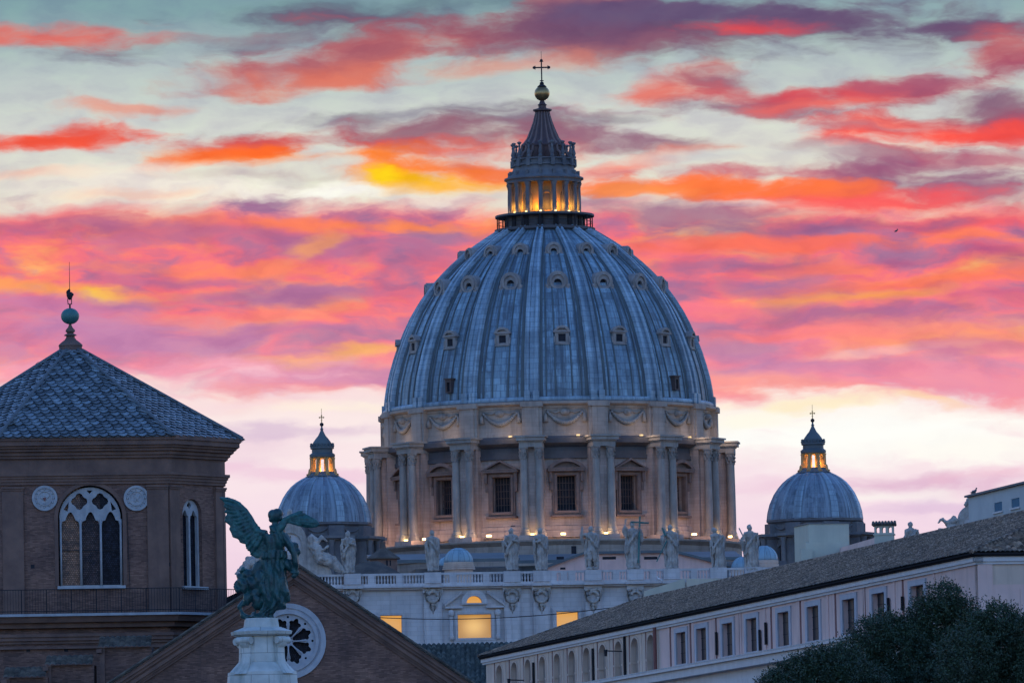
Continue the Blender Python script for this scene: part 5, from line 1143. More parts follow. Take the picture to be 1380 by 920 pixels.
uw, _ = F1.pix(122, 720); w1h = 40.5/so; zw0, zw1 = F1.pix(122, 789)[1], F1.pix(122, 656)[1]
g1 = arch_loop(uw-w1h-.12, uw+w1h+.12, zw0, zw1+.12, 20)
u2c = F2.pix(259.5, 730)[0]; w2h = hw2*.34; z20, z21 = F2.pix(260, 790)[1], F2.pix(260, 672)[1]
g2 = arch_loop(u2c-w2h, u2c+w2h, z20, z21, 16, w2h)
m = MB()
corners = octo(Dw, Ww)
for i in range(8):
    a, b = corners[i], corners[(i+1) % 8]; Fi = Frame((a[0]+b[0])/2, (a[1]+b[1])/2, math.atan2(b[1]-a[1], b[0]-a[0])); h_ = math.hypot(b[0]-a[0], b[1]-a[1])/2
    hol = [g1] if i == 0 else ([g2] if i in (1, 7) else [])
    m.plate(Fi.pt, rect(-h_, h_, 0, zz(600)), hol, -.7, 0)
m.build('tower_wall', M['brick'], oct_)
def stonebands():
    m = MB()
    for (ya, yb, ex) in ((588, 594, 1.05), (594, 600.5, .95), (600.5, 604, .78), (604, 608, .62), (608, 613, .42), (613, 617, .28), (617, 637, .10), (637, 640.5, .38), (640.5, 644, .28), (644, 648, .2), (648, 652, .12)):
        m.rings([oring(Dw+ex, Ww+ex*.42, zz(yb)), oring(Dw+ex, Ww+ex*.42, zz(ya)+.003)])
    return m.build('cornice', M['brickcor'], oct_)
stonebands()
m = MB()
for (ya, yb, ex) in ((853, 857, .35), (857, 862, .25), (862, 866, .12), (870, 873, .2)): m.rings([oring(Dw+ex, Ww+ex*.42, zz(yb)), oring(Dw+ex, Ww+ex*.42, zz(ya)+.003)])
m.build('string_course', M['brickcor'], oct_)
# corner pilasters
for Fi, h_ in ((F1, Ww), (F2, hw2)):
    for s in (-1, 1):
        wd = 1.25 if Fi is F1 else .9
        m = MB(); m.fbox(Fi, s*(h_-wd), s*(h_-.02), 0, .14, zz(829), zz(657)); m.fbox(Fi, s*(h_-wd-.08), s*h_, 0, .26, zz(657), zz(654.5)); m.fbox(Fi, s*(h_-wd-.03), s*h_, 0, .2, zz(659.5), zz(657)); m.build('pilaster', M['brickcor'], oct_)
# ledge and iron railing
m = MB(); m.rings([oring(Dw+1.15, Ww+.5, zz(830)), oring(Dw+1.15, Ww+.5, zz(826.5))]); ledge = m.build('ledge', M['tracery'], oct_)
m = MB(); m.rings([oring(Dw+.8, Ww+.35, zz(838)), oring(Dw+1.0, Ww+.4, zz(830)-.002)]); m.rings([oring(Dw+.4, Ww+.2, zz(845)), oring(Dw+.5, Ww+.2, zz(838)-.002)]); m.build('ledge_brackets', M['brickcor'], oct_)
m = MB(); oc = octo(Dw+1.05, Ww+.45)
for i in (7, 0, 1, 2):
    a, b = Vector((*oc[i], 0)), Vector((*oc[(i+1) % 8], 0)); L_ = (b-a).length; n = int(L_/.16)
    for z_ in (zz(794), zz(823)): m.tube([a+Vector((0, 0, z_)), b+Vector((0, 0, z_))], .025, 5)
    for k in range(n): p = a+(b-a)*k/n; m.tube([p+Vector((0, 0, zz(826.5))), p+Vector((0, 0, zz(794)))], .011 if k % 9 else .03, 4)
m.build('railing', M['iron'], oct_)
# windows
def quatre(cx, cz, r, n=4, a0=0): 
    pts = []
    for k in range(n):
        a = a0+k*2*math.pi/n; lx, lz_ = cx+r*.52*math.cos(a), cz+r*.52*math.sin(a)
        for t in (-80, -40, 0, 40, 80): pts.append((lx+r*.48*math.cos(a+R_(t)), lz_+r*.48*math.sin(a+R_(t))))
    return pts
def lancet(u0, u1, z0, z1):      # round trefoiled head
    c = (u0+u1)/2; h = (u1-u0)/2
    return [(u0, z0), (u1, z0), (u1, z1-h*1.5), (u1-.1*h, z1-h*1.05), (u1-.42*h, z1-h*.95), (c+.42*h, z1-h*.5), (c+.2*h, z1-.12*h), (c, z1), (c-.2*h, z1-.12*h), (c-.42*h, z1-h*.5), (u0+.42*h, z1-h*.95), (u0+.1*h, z1-h*1.05), (u0, z1-h*1.5)]
m = MB(); pxw = 1/so; L0 = uw-w1h; bw = .13; l3 = (2*w1h-4*bw+.1)/3
ztop = zw1
outl = arch_loop(uw-w1h, uw+w1h, zw0, ztop, 24)
hs = []
for k in range(3):
    a = L0+bw*.9+k*(l3+bw*.95); hs.append(lancet(a, a+l3, zw0+.05, zw1-w1h*.80))
qz = ztop-w1h*.46
for s in (-1, 1): hs.append(quatre(uw+s*w1h*.34, qz, w1h*.27))
hs.append([(uw-w1h*.10, ztop-w1h*.10), (uw, ztop-w1h*.22), (uw+w1h*.10, ztop-w1h*.10)])
for s in (-1, 1): hs.append([(uw+s*w1h*.72, ztop-w1h*.78), (uw+s*w1h*.86, ztop-w1h*.72), (uw+s*w1h*.68, ztop-w1h*.46)])
m.plate(F1.pt, outl, hs, -.42, -.22)
win = m.build('tracery_window', M['tracery'], oct_, label='large three light window with quatrefoil tracery')
for k in range(4):
    a = L0+bw*.45+k*(l3+bw*.95); m = MB(); m.tube([F1.pt(a, -.2, zw0), F1.pt(a, -.2, zw1-w1h*1.05)], .062, 8); m.build('mullion', M['tracery'], win, smooth=True)
m = MB(); m.fbox(F1, uw-w1h-.2, uw+w1h+.2, -.4, .28, zw0-.16, zw0); m.build('sill', M['tracery'], win)
M['leadedmid'] = surf('leaded_glass_half_lit', (.13, .085, .085), (.03, .03, .045), 1.8, .5, .4, 14, brick=(.13, .11, .02, .5, (.3, .3, .3)), spec=.2)  # weaker glow put into the colour of the middle pane
for k in range(3):
    a = L0+bw*.45+k*(l3+bw*.95); m = MB(); m.fbox(F1, a, a+l3+bw*.95, -.52, -.48, zw0, ztop); m.build('glazing', M['leadedred'] if k == 0 else (M['leadedmid'] if k == 1 else M['leaded']), win)
    m = MB(); zb_ = zw0+(zw1-zw0)*.36; m.fbox(F1, a+bw*.5, a+l3+bw*.5, -.46, -.42, zb_, zb_+.05); m.build('glazing_bar', M['iron'], win)
m = MB(); hs = []; l2 = (2*w2h-.42)/2
for k in range(2): a = u2c-w2h+.14+k*(l2+.14); hs.append(lancet(a, a+l2, z20+.05, z21-w2h*.75))
hs.append(quatre(u2c, z21-w2h*.42, w2h*.22))
m.plate(F2.pt, arch_loop(u2c-w2h+.02, u2c+w2h-.02, z20, z21-.02, 16, w2h), hs, -.42, -.22); win2 = m.build('tracery_window', M['tracery'], oct_)
m = MB(); m.fbox(F2, u2c-w2h-.1, u2c+w2h+.1, -.52, -.48, z20, z21); m.build('glazing', M['leaded'], win2); m = MB(); m.fbox(F2, u2c-w2h-.2, u2c+w2h+.2, -.4, .28, z20-.16, z20); m.build('sill', M['tracery'], win2)
# brick arch rims
m = MB(); m.plate(F1.pt, arch_loop(uw-w1h-.32, uw+w1h+.32, zw0, zw1+.32, 20), [arch_loop(uw-w1h-.1, uw+w1h+.1, zw0-.001+.002, zw1+.1, 20)], -.1, .05); m.build('arch_rim', M['brickcor'], oct_)
# medallions
for px in (60, 183.5):
    cu, cz = F1.pix(px, 671); r = 16.8/so; m = MB()
    m.plate(F1.pt, circ((cu, cz), r, 32), [circ((cu, cz), r*.80, 32)], -.05, .12); m.plate(F1.pt, circ((cu, cz), r*.81, 32), [], -.05, .05); m.plate(F1.pt, circ((cu, cz), r*.60, 24), [circ((cu, cz), r*.52, 24)], 0, .11)
    for k in range(12): a = math.pi*k/6; m.ell(F1.pt(cu+r*.7*math.cos(a), .06, cz+r*.7*math.sin(a)), (.06, .06, .06), seg=6, rg=4)
    for k in range(14):
        rn = random.Random(k+px); a = rn.random()*6.28; q = rn.random()*.42; m.ell(F1.pt(cu+r*q*math.cos(a), .06, cz+r*q*math.sin(a)), (.07, .05, .09), seg=6, rg=4)
    if px == 60:
        md = m.build('medallion', M['tracery'], oct_); m = MB(); m.plate(F1.pt, [(cu-.09, cz+.03), (cu+.09, cz+.03), (cu+.03, cz-.16), (cu-.06, cz-.12)], [], .04, .13); m.build('painted_shield', M['redline'], md)
    else: m.build('medallion', M['tracery'], oct_)
# rain pipe / lightning rod on the wall
m = MB(); u_, z_ = F1.pix(171, 690); u3, z3 = F1.pix(175, 792); m.tube([F1.pt(u_, .08, z_), F1.pt(u3-.05, .08, (z_+z3)/2), F1.pt(u3, .08, z3)], .02, 5); u_, _ = F1.pix(297/1, 700); m.build('cable', M['iron'], oct_)
m = MB(); p = F2.pt(hw2-.25, .1, 0); m.tube([p+Vector((0, 0, zz(829))), p+Vector((0, 0, zz(655)))], .05, 6); m.build('downpipe', M['iron'], oct_)
# small putlog holes
m = MB()
for px, py in ((38, 875), (89, 875), (44, 763), (206, 700), (230, 760)): u_, z_ = F1.pix(px, py, .002); m.fbox(F1, u_-.11, u_+.11, -.02, .012, z_-.11, z_+.11)
m.build('putlog_holes', M['glass'], oct_)
# slate roof: real overlapping scales
De, We = 9.55, 5.05; ze = P(124, 587.5, OY-De).z; zt = P(95, 474, OY).z; Dt, Wt = .62, .33
m = MB(); m.rings([oring(De, We, ze-.06), oring(De-.02, We, ze), oring(Dt, Wt, zt)]); m.build('roof_deck', M['sleadhip'], oct_)
rn = random.Random(11)
for i in (7, 0, 1, 2, 6):
    m = MB(); a, b = Vector((*octo(De, We)[i], ze)), Vector((*octo(De, We)[(i+1) % 8], ze)); ta, tb = Vector((*octo(Dt, Wt)[i], zt)), Vector((*octo(Dt, Wt)[(i+1) % 8], zt))
    nn = (b-a).cross(ta-a).normalized()
    if nn.z < 0: nn = -nn
    Ls = ((ta+tb)/2-(a+b)/2).length; row = .36; nr = int(Ls/row); tw = .56
    for r in range(nr+1):
        f = r*row/Ls; A0 = a.lerp(ta, f); B0 = b.lerp(tb, f); du = (B0-A0); Lr = du.length; du.normalize(); dv = ((ta+tb)/2-(a+b)/2).normalized()
        x = -tw/2*(r % 2)+.02
        while x < Lr+.05:
            w_ = tw*.48; c = A0+du*(x)+nn*(.06+rn.random()*.02)-dv*rn.random()*.03
            if -.02 < x < Lr+.02:
                k_ = rn.uniform(.9, 1.05); tl = nn*.05
                L4 = nn*.045; pts = [c+dv*row*1.35-du*w_-nn*.06, c+dv*row*.35-du*w_, c-dv*row*.08*k_-du*w_*.74+L4, c-dv*row*.38*k_-du*w_*.34+L4, c-dv*row*.50*k_+du*w_*.06+L4, c-dv*row*.34*k_+du*w_*.44+L4, c-dv*row*.02+du*w_*.80+L4, c+dv*row*.4+du*w_, c+dv*row*1.35+du*w_-nn*.06]
                n0 = len(m.v); lo_ = [p-nn*.04 for p in pts]; m.add(pts+lo_, [tuple(range(9))]+[(q, 9+q, 9+(q+1) % 9, (q+1) % 9) for q in range(8)])
            x += tw*rn.uniform(.95, 1.05)
    m.build('slate_roof', M['slate'], oct_, fix=False)
oc_e, oc_t = octo(De+.03, We+.02), octo(Dt, Wt)
for i in (0, 1, 2, 7, 3):
    m = MB(); a = Vector((*oc_e[i], ze+.06)); b = Vector((*oc_t[i], zt+.1)); n = 14; m.tube([a.lerp(b, k/n) for k in range(n+1)], [.13-.04*k/n for k in range(n+1)], 6); m.build('roof_hip', M['sleadhip'], oct_)
# finial
fz = lambda y: P(94.8, y, OY).z; q = 1/so; fx, fy = P(94.8, 450, OY).x, OY; ox2 = (fx+ox*0, fy, 0)
m = MB(); m.lathe(ox2, [(16*q, zt-.3), (15.5*q, fz(473)), (15.5*q, fz(467)), (16.5*q, fz(466)), (15.5*q, fz(464)), (12*q, fz(461)), (8*q, fz(458)), (6*q, fz(455)), (5.5*q, fz(453)), (9*q, fz(452)), (7*q, fz(450.5)), (4*q, fz(449)), (6.5*q, fz(446.5)), (6.2*q, fz(444.5)), (3*q, fz(441)), (1.6*q, fz(437))], 32); m.build('finial', M['brickcor'], oct_, smooth=35)
m = MB(); m.ell((fx, fy, fz(426)), (12.4*q, 12.4*q, 11*q), seg=32, rg=18); m.build('copper_ball', M['copper'], oct_, smooth=True)
m = MB(); xm = fx-.0
m.tube([(xm, fy, fz(415)), (xm, fy, fz(410))], .06, 6); m.tube([(xm-.1, fy, fz(410)), (xm-.13, fy, fz(404)), (xm-.1, fy, fz(400))], [.03, .03, .06], 6); m.tube([(xm+.1, fy, fz(410)), (xm+.1, fy, fz(402))], .03, 6); m.box((xm, fy, fz(409.7)), (.26, .1, .04))
m.lathe((xm, fy, 0), [(.06, fz(404)), (.14, fz(402)), (.2, fz(398)), (.19, fz(395)), (.12, fz(393.5))], 10); m.ell((xm-.12, fy, fz(394)), (.09, .08, .14)); m.ell((xm+.18, fy, fz(397)), (.06, .06, .08)); m.ell((xm-.03, fy, fz(391.5)), (.08, .08, .1))
m.tube([(xm, fy, fz(396)), (xm+.01, fy, fz(353))], [.025, .012], 5); m.build('weathervane', M['iron'], oct_)
m = MB(); pts = [P(48+x, 489+y, OY) for x, y in ((0, 1.5), (3, -1), (8, -2), (14, -4.5), (20, -7))]; m.tube(pts, .012, 4); m.build('loose_wire', M['iron'], oct_)
# ================================================================ stepped brick buttresses with little tiled roofs, between tower and gable
SF = Frame(P(100, 880, 409).x, 409, 0)
def step(px0, px1, yr, ye, label, w=0):
    u0, z0 = SF.pix(px0, ye, w); u1, zr = SF.pix(px1, yr, w); t = thing('tiled_buttress', label, 'buttress', SF.pt((u0+u1)/2, w, 0), 'stepped brick buttresses with little tiled roofs')
    m = MB(); m.fbox(SF, u0+.35, u1-.1, w-3, w-.35, 0, z0); m.build('buttress_wall', M['brick'], t)
    d = Vector((0, 1, (zr-z0)/1.6)).normalized(); o_ = SF.pt(u0, w, z0-.03); nu = int((u1-u0)/.3)
    tile_sheet(o_, (1, 0, 0), d, nu, 5, 'tiled_roof', M['tilesb'], t)
    m = MB(); m.fbox(SF, u0+.1, u0+.36, w-.5, w-.25, z0-2.5, z0-.05); m.fbox(SF, u0-.1, u0+.2, w-1.6, w, z0-.3, z0-.08); m.build('gutter_pipe', M['brickcor'], t)
step(132, 206, 856, 872, 'highest of the three stepped buttresses with tiled tops, right below the tower ledge', w=0)
step(60, 128, 882, 896, 'middle one of the three stepped buttresses with tiled tops', w=.8)
step(4, 66, 898, 913, 'lowest of the three stepped buttresses with tiled tops, at the left edge', w=1.6)
# ================================================================ dark tiled roof between gable and right building
TY = 618.0; st = FPX/TY; a_ = P(555, 921, TY); b_ = P(690, 921, TY); zr = P(600, 867, TY+6).z; dr_t = thing('tiled_house', 'dark green tiled roof between the brick gable and the long pink building', 'house', (P(610, 900, TY).x, TY, 0))
d = Vector((0, 6.0, zr-a_.z+0.0)).normalized(); L_ = math.hypot(6, zr-a_.z)
o_ = Vector((a_.x, TY, a_.z))-d*2.66; tile_sheet(o_, (1, 0, .0), d, 26, int((L_+2.66)/.38), 'roof', M['tilesg'], dr_t, h=.20, pitch=.42)
m = MB(); m.add([], []); m.box(((a_.x+b_.x)/2+.5, TY+6.2, a_.z/2), (b_.x-a_.x+3, 12, a_.z-2)); m.build('house_wall', M['brick'], dr_t)
# ================================================================ long plastered building on the right
vx = -math.tan(R_(10.4)); GA = -R_(90-10.4)
e0 = P(654, 887.5, 600.0)
BFm = Frame(e0.x, e0.y, GA)
uE = BFm.pix(1317, 750)[0]; zE = e0.z
print('building length', uE, 'eaves', zE, BFm.pix(1317, 750)[1], BFm.pix(886, 832)[1])
bld = thing('palace_wing', 'long pink and beige plastered building with a tiled roof and rows of arches and windows', 'building', (e0.x, e0.y, 0))
zr_ = lambda px, py, w=0: BFm.pix(px, py, w)[1]
uS = BFm.pix(889, 832)[0]     # where beige turns to pink
EV = .75                      # eaves overhang
# heights
zA0 = zE-7.5
# arches: centres from the photograph
ac = [673, 693, 711.5, 731, 751, 771, 791, 812.5, 834, 856, 878]
ahw = .76; holesA = []
zsp = lambda: 0
arch_c = [BFm.pix(p, 880)[0] for p in ac]
ztopA = BFm.pix(878, 854.5)[1]; AR = .8
holesA = [arch_loop(c-ahw*1.9, c+ahw*1.9, zE-9, ztopA, 12, AR) for c in arch_c]
m = MB(); m.plate(BFm.pt, rect(.3, uS, 0, zE), holesA, -.35, 0)
M['beige2'] = surf('dark_beige_plaster', (.34, .27, .23), (.24, .19, .17), .6, .9, .15, 5, streak=.5, streakc=(.13, .11, .10))  # darker streaked beige for the backs of the arches
wA = m.build('arcade_wall', M['beige'], bld, label='beige wall with round arches')
m = MB()
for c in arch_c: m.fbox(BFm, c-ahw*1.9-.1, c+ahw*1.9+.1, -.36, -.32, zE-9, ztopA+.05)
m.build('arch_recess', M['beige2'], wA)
for i, c in enumerate(arch_c):
    # panel line round each bay
    c0_ = (arch_c[i-1]+c)/2 if i else c-(arch_c[1]-c)/2; c1_ = (c+arch_c[i+1])/2 if i < len(arch_c)-1 else c+(c-arch_c[i-1])/2
    z1_ = ztopA+.40; a, b = c0_+1.0, c1_-.55; m = MB()
    m.plate(BFm.pt, rect(a-.15, b+.15, zE-9, z1_+.07), [rect(a, b, zE-8.99, z1_)], 0, .05); m.build('bay_panel', M['redline'] if False else M['beige'], wA)
    m = MB(); m.fbox(BFm, a, b, 0.002, .02, z1_-.05, z1_-.001); m.fbox(BFm, a+.001, a+.25, .002, .02, zE-9, z1_-.05); m.build('panel_line', M['redline'], wA)
    m = MB(); m.fbox(BFm, c-ahw*1.9-.3, c-ahw*1.9+.12, -.5, .1, ztopA-1.9, ztopA-1.75); m.fbox(BFm, c+ahw*1.9-.12, c+ahw*1.9+.3, -.5, .1, ztopA-1.9, ztopA-1.75)
    m.plate(BFm.pt, arch_loop(c-ahw*1.9-.22, c+ahw*1.9+.22, zE-9, ztopA+.15, 12, AR+.1), [arch_loop(c-ahw*1.9+.001, c+ahw*1.9-.001, zE-8.99, ztopA-.001, 12, AR)], 0, .06); m.build('arch_trim', M['beige'], wA)
for px in (719.5, 800, 843): 
    u_ = BFm.pix(px, 880)[0]; zt_ = BFm.pix(px, 857 if px == 843 else 873 if px == 800 else 892)[1]; m = MB(); m.fbox(BFm, u_-.28, u_+.28, .02, .12, zt_-4.5, zt_); m.build('hanging_banner', M['gutter'], wA)
m = MB(); u_ = BFm.pix(886.5, 840)[0]; m.tube([BFm.pt(u_, .25, 0), BFm.pt(u_, .25, zE-.3)], .14, 8); m.build('downpipe', M['redline'], bld)
for px in (839, 707):
    u_, z_ = BFm.pix(px, 877 if px == 839 else 916); m = MB(); m.tube([BFm.pt(u_, 0, z_), BFm.pt(u_, 1.3, z_+.05)], .05, 6); m.tube([BFm.pt(u_, 1.3, z_+.15), BFm.pt(u_, 1.3, z_-.35)], [.14, .1], 8); m.build('wall_lantern', M['iron'], wA)
# pink part: windows
wc = [(918.5, 857), (946, 852), (981, 845), (1013.5, 838.5), (1056.5, 831), (1096.5, 824), (1144.5, 812), (1184.5, 804.5), (1237, 796)]
wins = []; hol = []
for px, py in wc:
    c = BFm.pix(px, py)[0]; wins.append(c)
zwt = BFm.pix(1013.5, 832.5)[1]; zwb = zwt-2.3
ww = 1.75
W_ = []
for i, c in enumerate(wins): hol.append(rect(c-ww, c+ww, zwb, zwt))
m = MB(); m.plate(BFm.pt, rect(uS, uE, 0, zE), hol, -.32, 0); wP = m.build('pink_wall', M['pink'], bld, label='pink wall with square headed windows')
for i, c in enumerate(wins):
    m = MB(); m.plate(BFm.pt, rect(c-ww-.6, c+ww+.6, zwb-.2, zwt+.31), [rect(c-ww, c+ww, zwb, zwt)], -.05, .09); m.fbox(BFm, c-ww-.65, c+ww+.65, 0, .10, zwt+.31, zwt+.36)
    w_ = m.build('window', M['surround'], wP)
    m = MB(); m.fbox(BFm, c-ww, c+ww, -.36, -.32, zwb, zwt); m.build('pane', M['glass'], w_)
    m = MB(); m.fbox(BFm, c-.08, c+.08, -.32, -.28, zwb, zwt); m.fbox(BFm, c-ww, c+ww, -.32, -.29, zwb+.8, zwb+.84); m.fbox(BFm, c-ww, c+ww, -.32, -.29, zwb+1.6, zwb+1.64); m.fbox(BFm, c+ww-.15, c+ww, -.32, -.26, zwb, zwt); m.build('window_bars', M['iron'], w_)
    if i in (2, 5, 8):
        m = MB(); m.fbox(BFm, c+.1, c+ww*.9, -.31, -.285, zwb+1.1, zwt-.1); m.build('blind', M['pink'], w_)
    # rust-coloured panel line: top and left side
    a, b = c-4.1, c+4.1; z1_ = zwt+.80; m = MB(); m.fbox(BFm, a, b, .002, .03, z1_-.055, z1_); m.fbox(BFm, a, a+.32, .002, .03, zwb-1, z1_-.06); m.build('panel_line', M['redline'], wP)
    m = MB(); m.plate(BFm.pt, rect(a-.5, b+.5, zwb-1.2, z1_+.09), [rect(a-.005, b+.005, zwb-1.19, z1_+.005)], 0, .06); m.build('bay_panel', M['pink'], wP)
for px, t_, b_2 in ((1033.5, 838, 868), (967, 851, 882), (1025.5, 848, 876), (1199, 805, 830), (1218, 803, 822)):
    u_, zt_ = BFm.pix(px, t_); m = MB(); m.fbox(BFm, u_-.2, u_+.2, .07, .16, BFm.pix(px, b_2)[1], zt_); m.build('hanging_banner', M['gutter'], wP)
# eaves: white cornice, dark gutter
def eave(mb, w0, w1, z0, z1, u0=-.6, u1=None):
    u1 = uE+w1 if u1 is None else u1; mb.fbox(BFm, u0, u1, w0, w1, z0, z1)
m = MB(); eave(m, -.3, .15, zE-.47, zE-.30); eave(m, -.3, .28, zE-.30, zE-.001); m.build('cornice', M['fascia'], bld)
m = MB(); eave(m, -.3, .42, zE, zE+.12); eave(m, .32, .52, zE+.10, zE+.22); m.build('gutter', M['gutter'], bld)
# end wall turned to the camera
cE = BFm.pt(uE, 0, 0); EF = Frame(cE.x, cE.y, GA+R_(90)); EL = 23.0
m = MB(); m.plate(EF.pt, rect(0.0, EL, 0, zE), [], -.6, 0); eW = m.build('end_wall', M['beige'], bld)
m = MB(); m.fbox(EF, .9, EL, .0, .06, zE-9, zE-1.7); m.fbox(EF, 2.6, 3.3, .06, .10, zE-9, zE-1.9); m.fbox(EF, 0, .9, 0, .10, 0, zE-.47); m.build('corner_strip', M['pink'], bld)
m = MB(); m.fbox(EF, -.15, EL, 0, .15, zE-.47, zE-.301); m.fbox(EF, -.28, EL, 0, .28, zE-.30, zE-.002); m.build('cornice', M['fascia'], bld)
m = MB(); m.fbox(EF, -.42, EL, 0, .42, zE+.001, zE+.119); m.fbox(EF, -.52, EL, .32, .52, zE+.101, zE+.219); m.build('gutter', M['gutter'], bld)
# terrace ledge below the windows
zL = BFm.pix(1056, 873.0, 1.6)[1]; uL0 = BFm.pix(800, 921, 1.6)[0]
m = MB(); m.fbox(BFm, -.5, uE+1.6, 0, 1.6, zL-.18, zL); m.fbox(BFm, -.5, uE+1.35, 0, 1.35, zL-.75, zL-.18); m.fbox(BFm, -.5, uE+.7, 0, .7, zL-1.5, zL-.75); m.fbox(BFm, -.5, uE+1.0, 0, 1.0, zL-1.9, zL-1.5)
m.build('string_cornice', M['fascia'], bld)
m = MB(); m.fbox(BFm, -.5, uE+1.5, 1.5, 1.62, zL, zL+.10); m.fbox(EF, 0, EL, 0, 1.5, zL-.75, zL-.01); m.build('ledge_flashing', M['leadblue'], bld)
# roof
EO = .5; EZ = .22; dR = 0.356; wR = 10.9; r_h = Vector((0, 0, 1)); cross_ = -BFm.n
slope = (cross_+Vector((0, 0, dR))).normalized(); Lr = math.hypot(wR+EO, (wR+EO)*dR)
o_ = BFm.pt(-.6, EO, zE+EZ)
nv = int(Lr/.38); nu = int((uE+.6+EO)/.30)
def trimmed_sheet(o, du, dv, nu, nv, name, mat, keep, **kw):
    ob = tile_sheet(o, du, dv, nu, nv, name, mat, bld, **kw); me = ob.data; org = ORG[ob.name]
    bm = bmesh.new(); bm.from_mesh(me); kill = [f for f in bm.faces if not keep(f.calc_center_median()+org)]; bmesh.ops.delete(bm, geom=kill, context='FACES'); bm.to_mesh(me); bm.free(); return ob
def loc_uw(p): d_ = p-BFm.o; return d_.dot(BFm.t), d_.dot(BFm.n)
def keep_main(p): u_, w_ = loc_uw(p); back = -(w_-EO); return u_ > -.6+back*.98 and u_ < uE+EO-back
trimmed_sheet(o_, BFm.t, slope, nu, nv, 'roof', M['tiles'], keep_main, h=.085, nsub=3, jit=.035)
def keep_end(p): u_, w_ = loc_uw(p); back = -(w_-EO); return (uE+EO-u_) < back+.05 and u_ > uE-wR
sl2 = (-BFm.t+Vector((0, 0, dR))).normalized(); o2 = EF.pt(-EO, EO, zE+EZ)
trimmed_sheet(o2, EF.t, sl2, int(24/.3), nv, 'roof', M['tiles'], keep_end, h=.085, nsub=3, jit=.035)
ridge_z = zE+EZ+(wR+EO)*dR
m = MB()
def ridge_tiles(mb, a, b, r=.16):
    L_ = (b-a).length; d_ = (b-a).normalized(); k = 0
    while k < L_: mb.tube([a+d_*k, a+d_*(k+.46)], [r, r*.82], 7); k += .42
ridge_tiles(m, BFm.pt(-.6+wR+EO, -wR, ridge_z+.03), BFm.pt(uE-wR, -wR, ridge_z+.03)); ridge_tiles(m, BFm.pt(-.6, EO, zE+EZ+.06), BFm.pt(-.6+wR+EO, -wR, ridge_z+.03)); ridge_tiles(m, BFm.pt(uE+EO, EO, zE+EZ+.06), BFm.pt(uE-wR, -wR, ridge_z+.03))
m.build('ridge_tiles', M['tiles'], bld)
# solid under the tiles and the far slope
m = MB(); z0_ = zE+.12; rz = ridge_z-.12
m.add([BFm.pt(-.5, .42, z0_), BFm.pt(uE+.42, .42, z0_), BFm.pt(uE+.42, -2*wR-1, z0_), BFm.pt(-.5, -2*wR-1, z0_), BFm.pt(wR+.4, -wR, rz), BFm.pt(uE-wR, -wR, rz)], [(0, 1, 5, 4), (1, 2, 5), (2, 3, 4, 5), (3, 0, 4), (0, 3, 2, 1)])
m.build('roof_deck', M['tilesb'], bld)
m = MB(); m.fbox(BFm, .3, uE-.65, -2*wR, -1.0, 0, zE-.05); m.build('building_core', M['pink'], bld)
# ---------------------------------------------------------------- things on and behind that roof
def on_ridge(px, back=0):      # point on the ridge line seen in this column
    u_, z_ = BFm.pix(px, 700, -wR-back); return u_
def rblock(name, label, cat, pxs, y0, y1, back, depth, mat, extra=None):
    """block standing behind the ridge, its front in a plane parallel to the street wall"""
    w_ = -wR-back; u0, z1 = BFm.pix(pxs[0], y1, w_); u1, _ = BFm.pix(pxs[1], y1, w_)
    return w_, u0, u1, z1
# pale block with two windows
w_ = -wR-9; u0, z0 = BFm.pix(1305, 669, w_); u1, z1 = BFm.pix(1379, 653, w_)
pb_ = thing('rooftop_block', 'pale flat roofed block with two blue windows above the tiled roof at the right edge', 'building', BFm.pt(u0, w_, 0))
hw_l = [(BFm.pix(1340, 682, w_)[0], BFm.pix(1350.5, 682, w_)[0]), (BFm.pix(1363, 678, w_)[0], BFm.pix(1374, 678, w_)[0])]; zw_b, zw_t = BFm.pix(1345, 689, w_)[1], BFm.pix(1345, 676.5, w_)[1]
m = MB(); m.plate(BFm.pt, rect(u0, u1+14, 0, (z0+z1)/2), [rect(a, b, zw_b, zw_t) for a, b in hw_l], w_-6, w_); m.build('block_wall', M['pale'], pb_)
m = MB(); m.fbox(BFm, u0-.25, u1+14, w_-6.2, w_+.25, (z0+z1)/2, (z0+z1)/2+.14); m.build('flat_roof', M['darkstone'], pb_)
M['blueglass'] = surf('blue_shutter', (.10, .19, .27), (.08, .15, .22), 1, .9, .05, spec=.05)
for a, b in hw_l:
    m = MB(); m.fbox(BFm, a, b, w_-.12, w_-.04, zw_b, zw_t); wn = m.build('window', M['blueglass'], pb_); m = MB(); m.fbox(BFm, a-.2, b+.2, w_, w_+.12, zw_b-.12, zw_b); m.build('sill', M['fascia'], wn)
ztop_pb = (z0+z1)/2+.14
# cream block with a lower step in front
YC = 560.0; CFm = Frame(P(1090, 720, YC).x, YC, R_(12))
cb_ = thing('rooftop_block', 'cream flat roofed block above the tiled roof, in front of the right small dome', 'building', (P(1090, 720, YC).x, YC, 0))
zt_ = CFm.pix(1110, 705.5)[1]; uR_ = CFm.pix(1144, 705)[0]
m = MB(); m.fbox(CFm, 0, uR_, -4.6, 0, 0, zt_); m.build('block_wall', M['cream'], cb_)
m = MB(); m.fbox(CFm, -.08, uR_+.08, -4.7, .08, zt_, zt_+.12); m.build('flat_roof', M['darkstone'], cb_)
m = MB(); zs_ = CFm.pix(1110, 730, 1.3)[1]; m.fbox(CFm, CFm.pix(1086, 730, 1.3)[0], CFm.pix(1142, 730, 1.3)[0], .02, 1.3, 0, zs_); m.fbox(CFm, CFm.pix(1078, 738, 1.6)[0], CFm.pix(1093, 738, 1.6)[0], 1.31, 2.0, 0, CFm.pix(1086, 739, 1.6)[1]); m.build('lower_step', M['cream'], cb_)
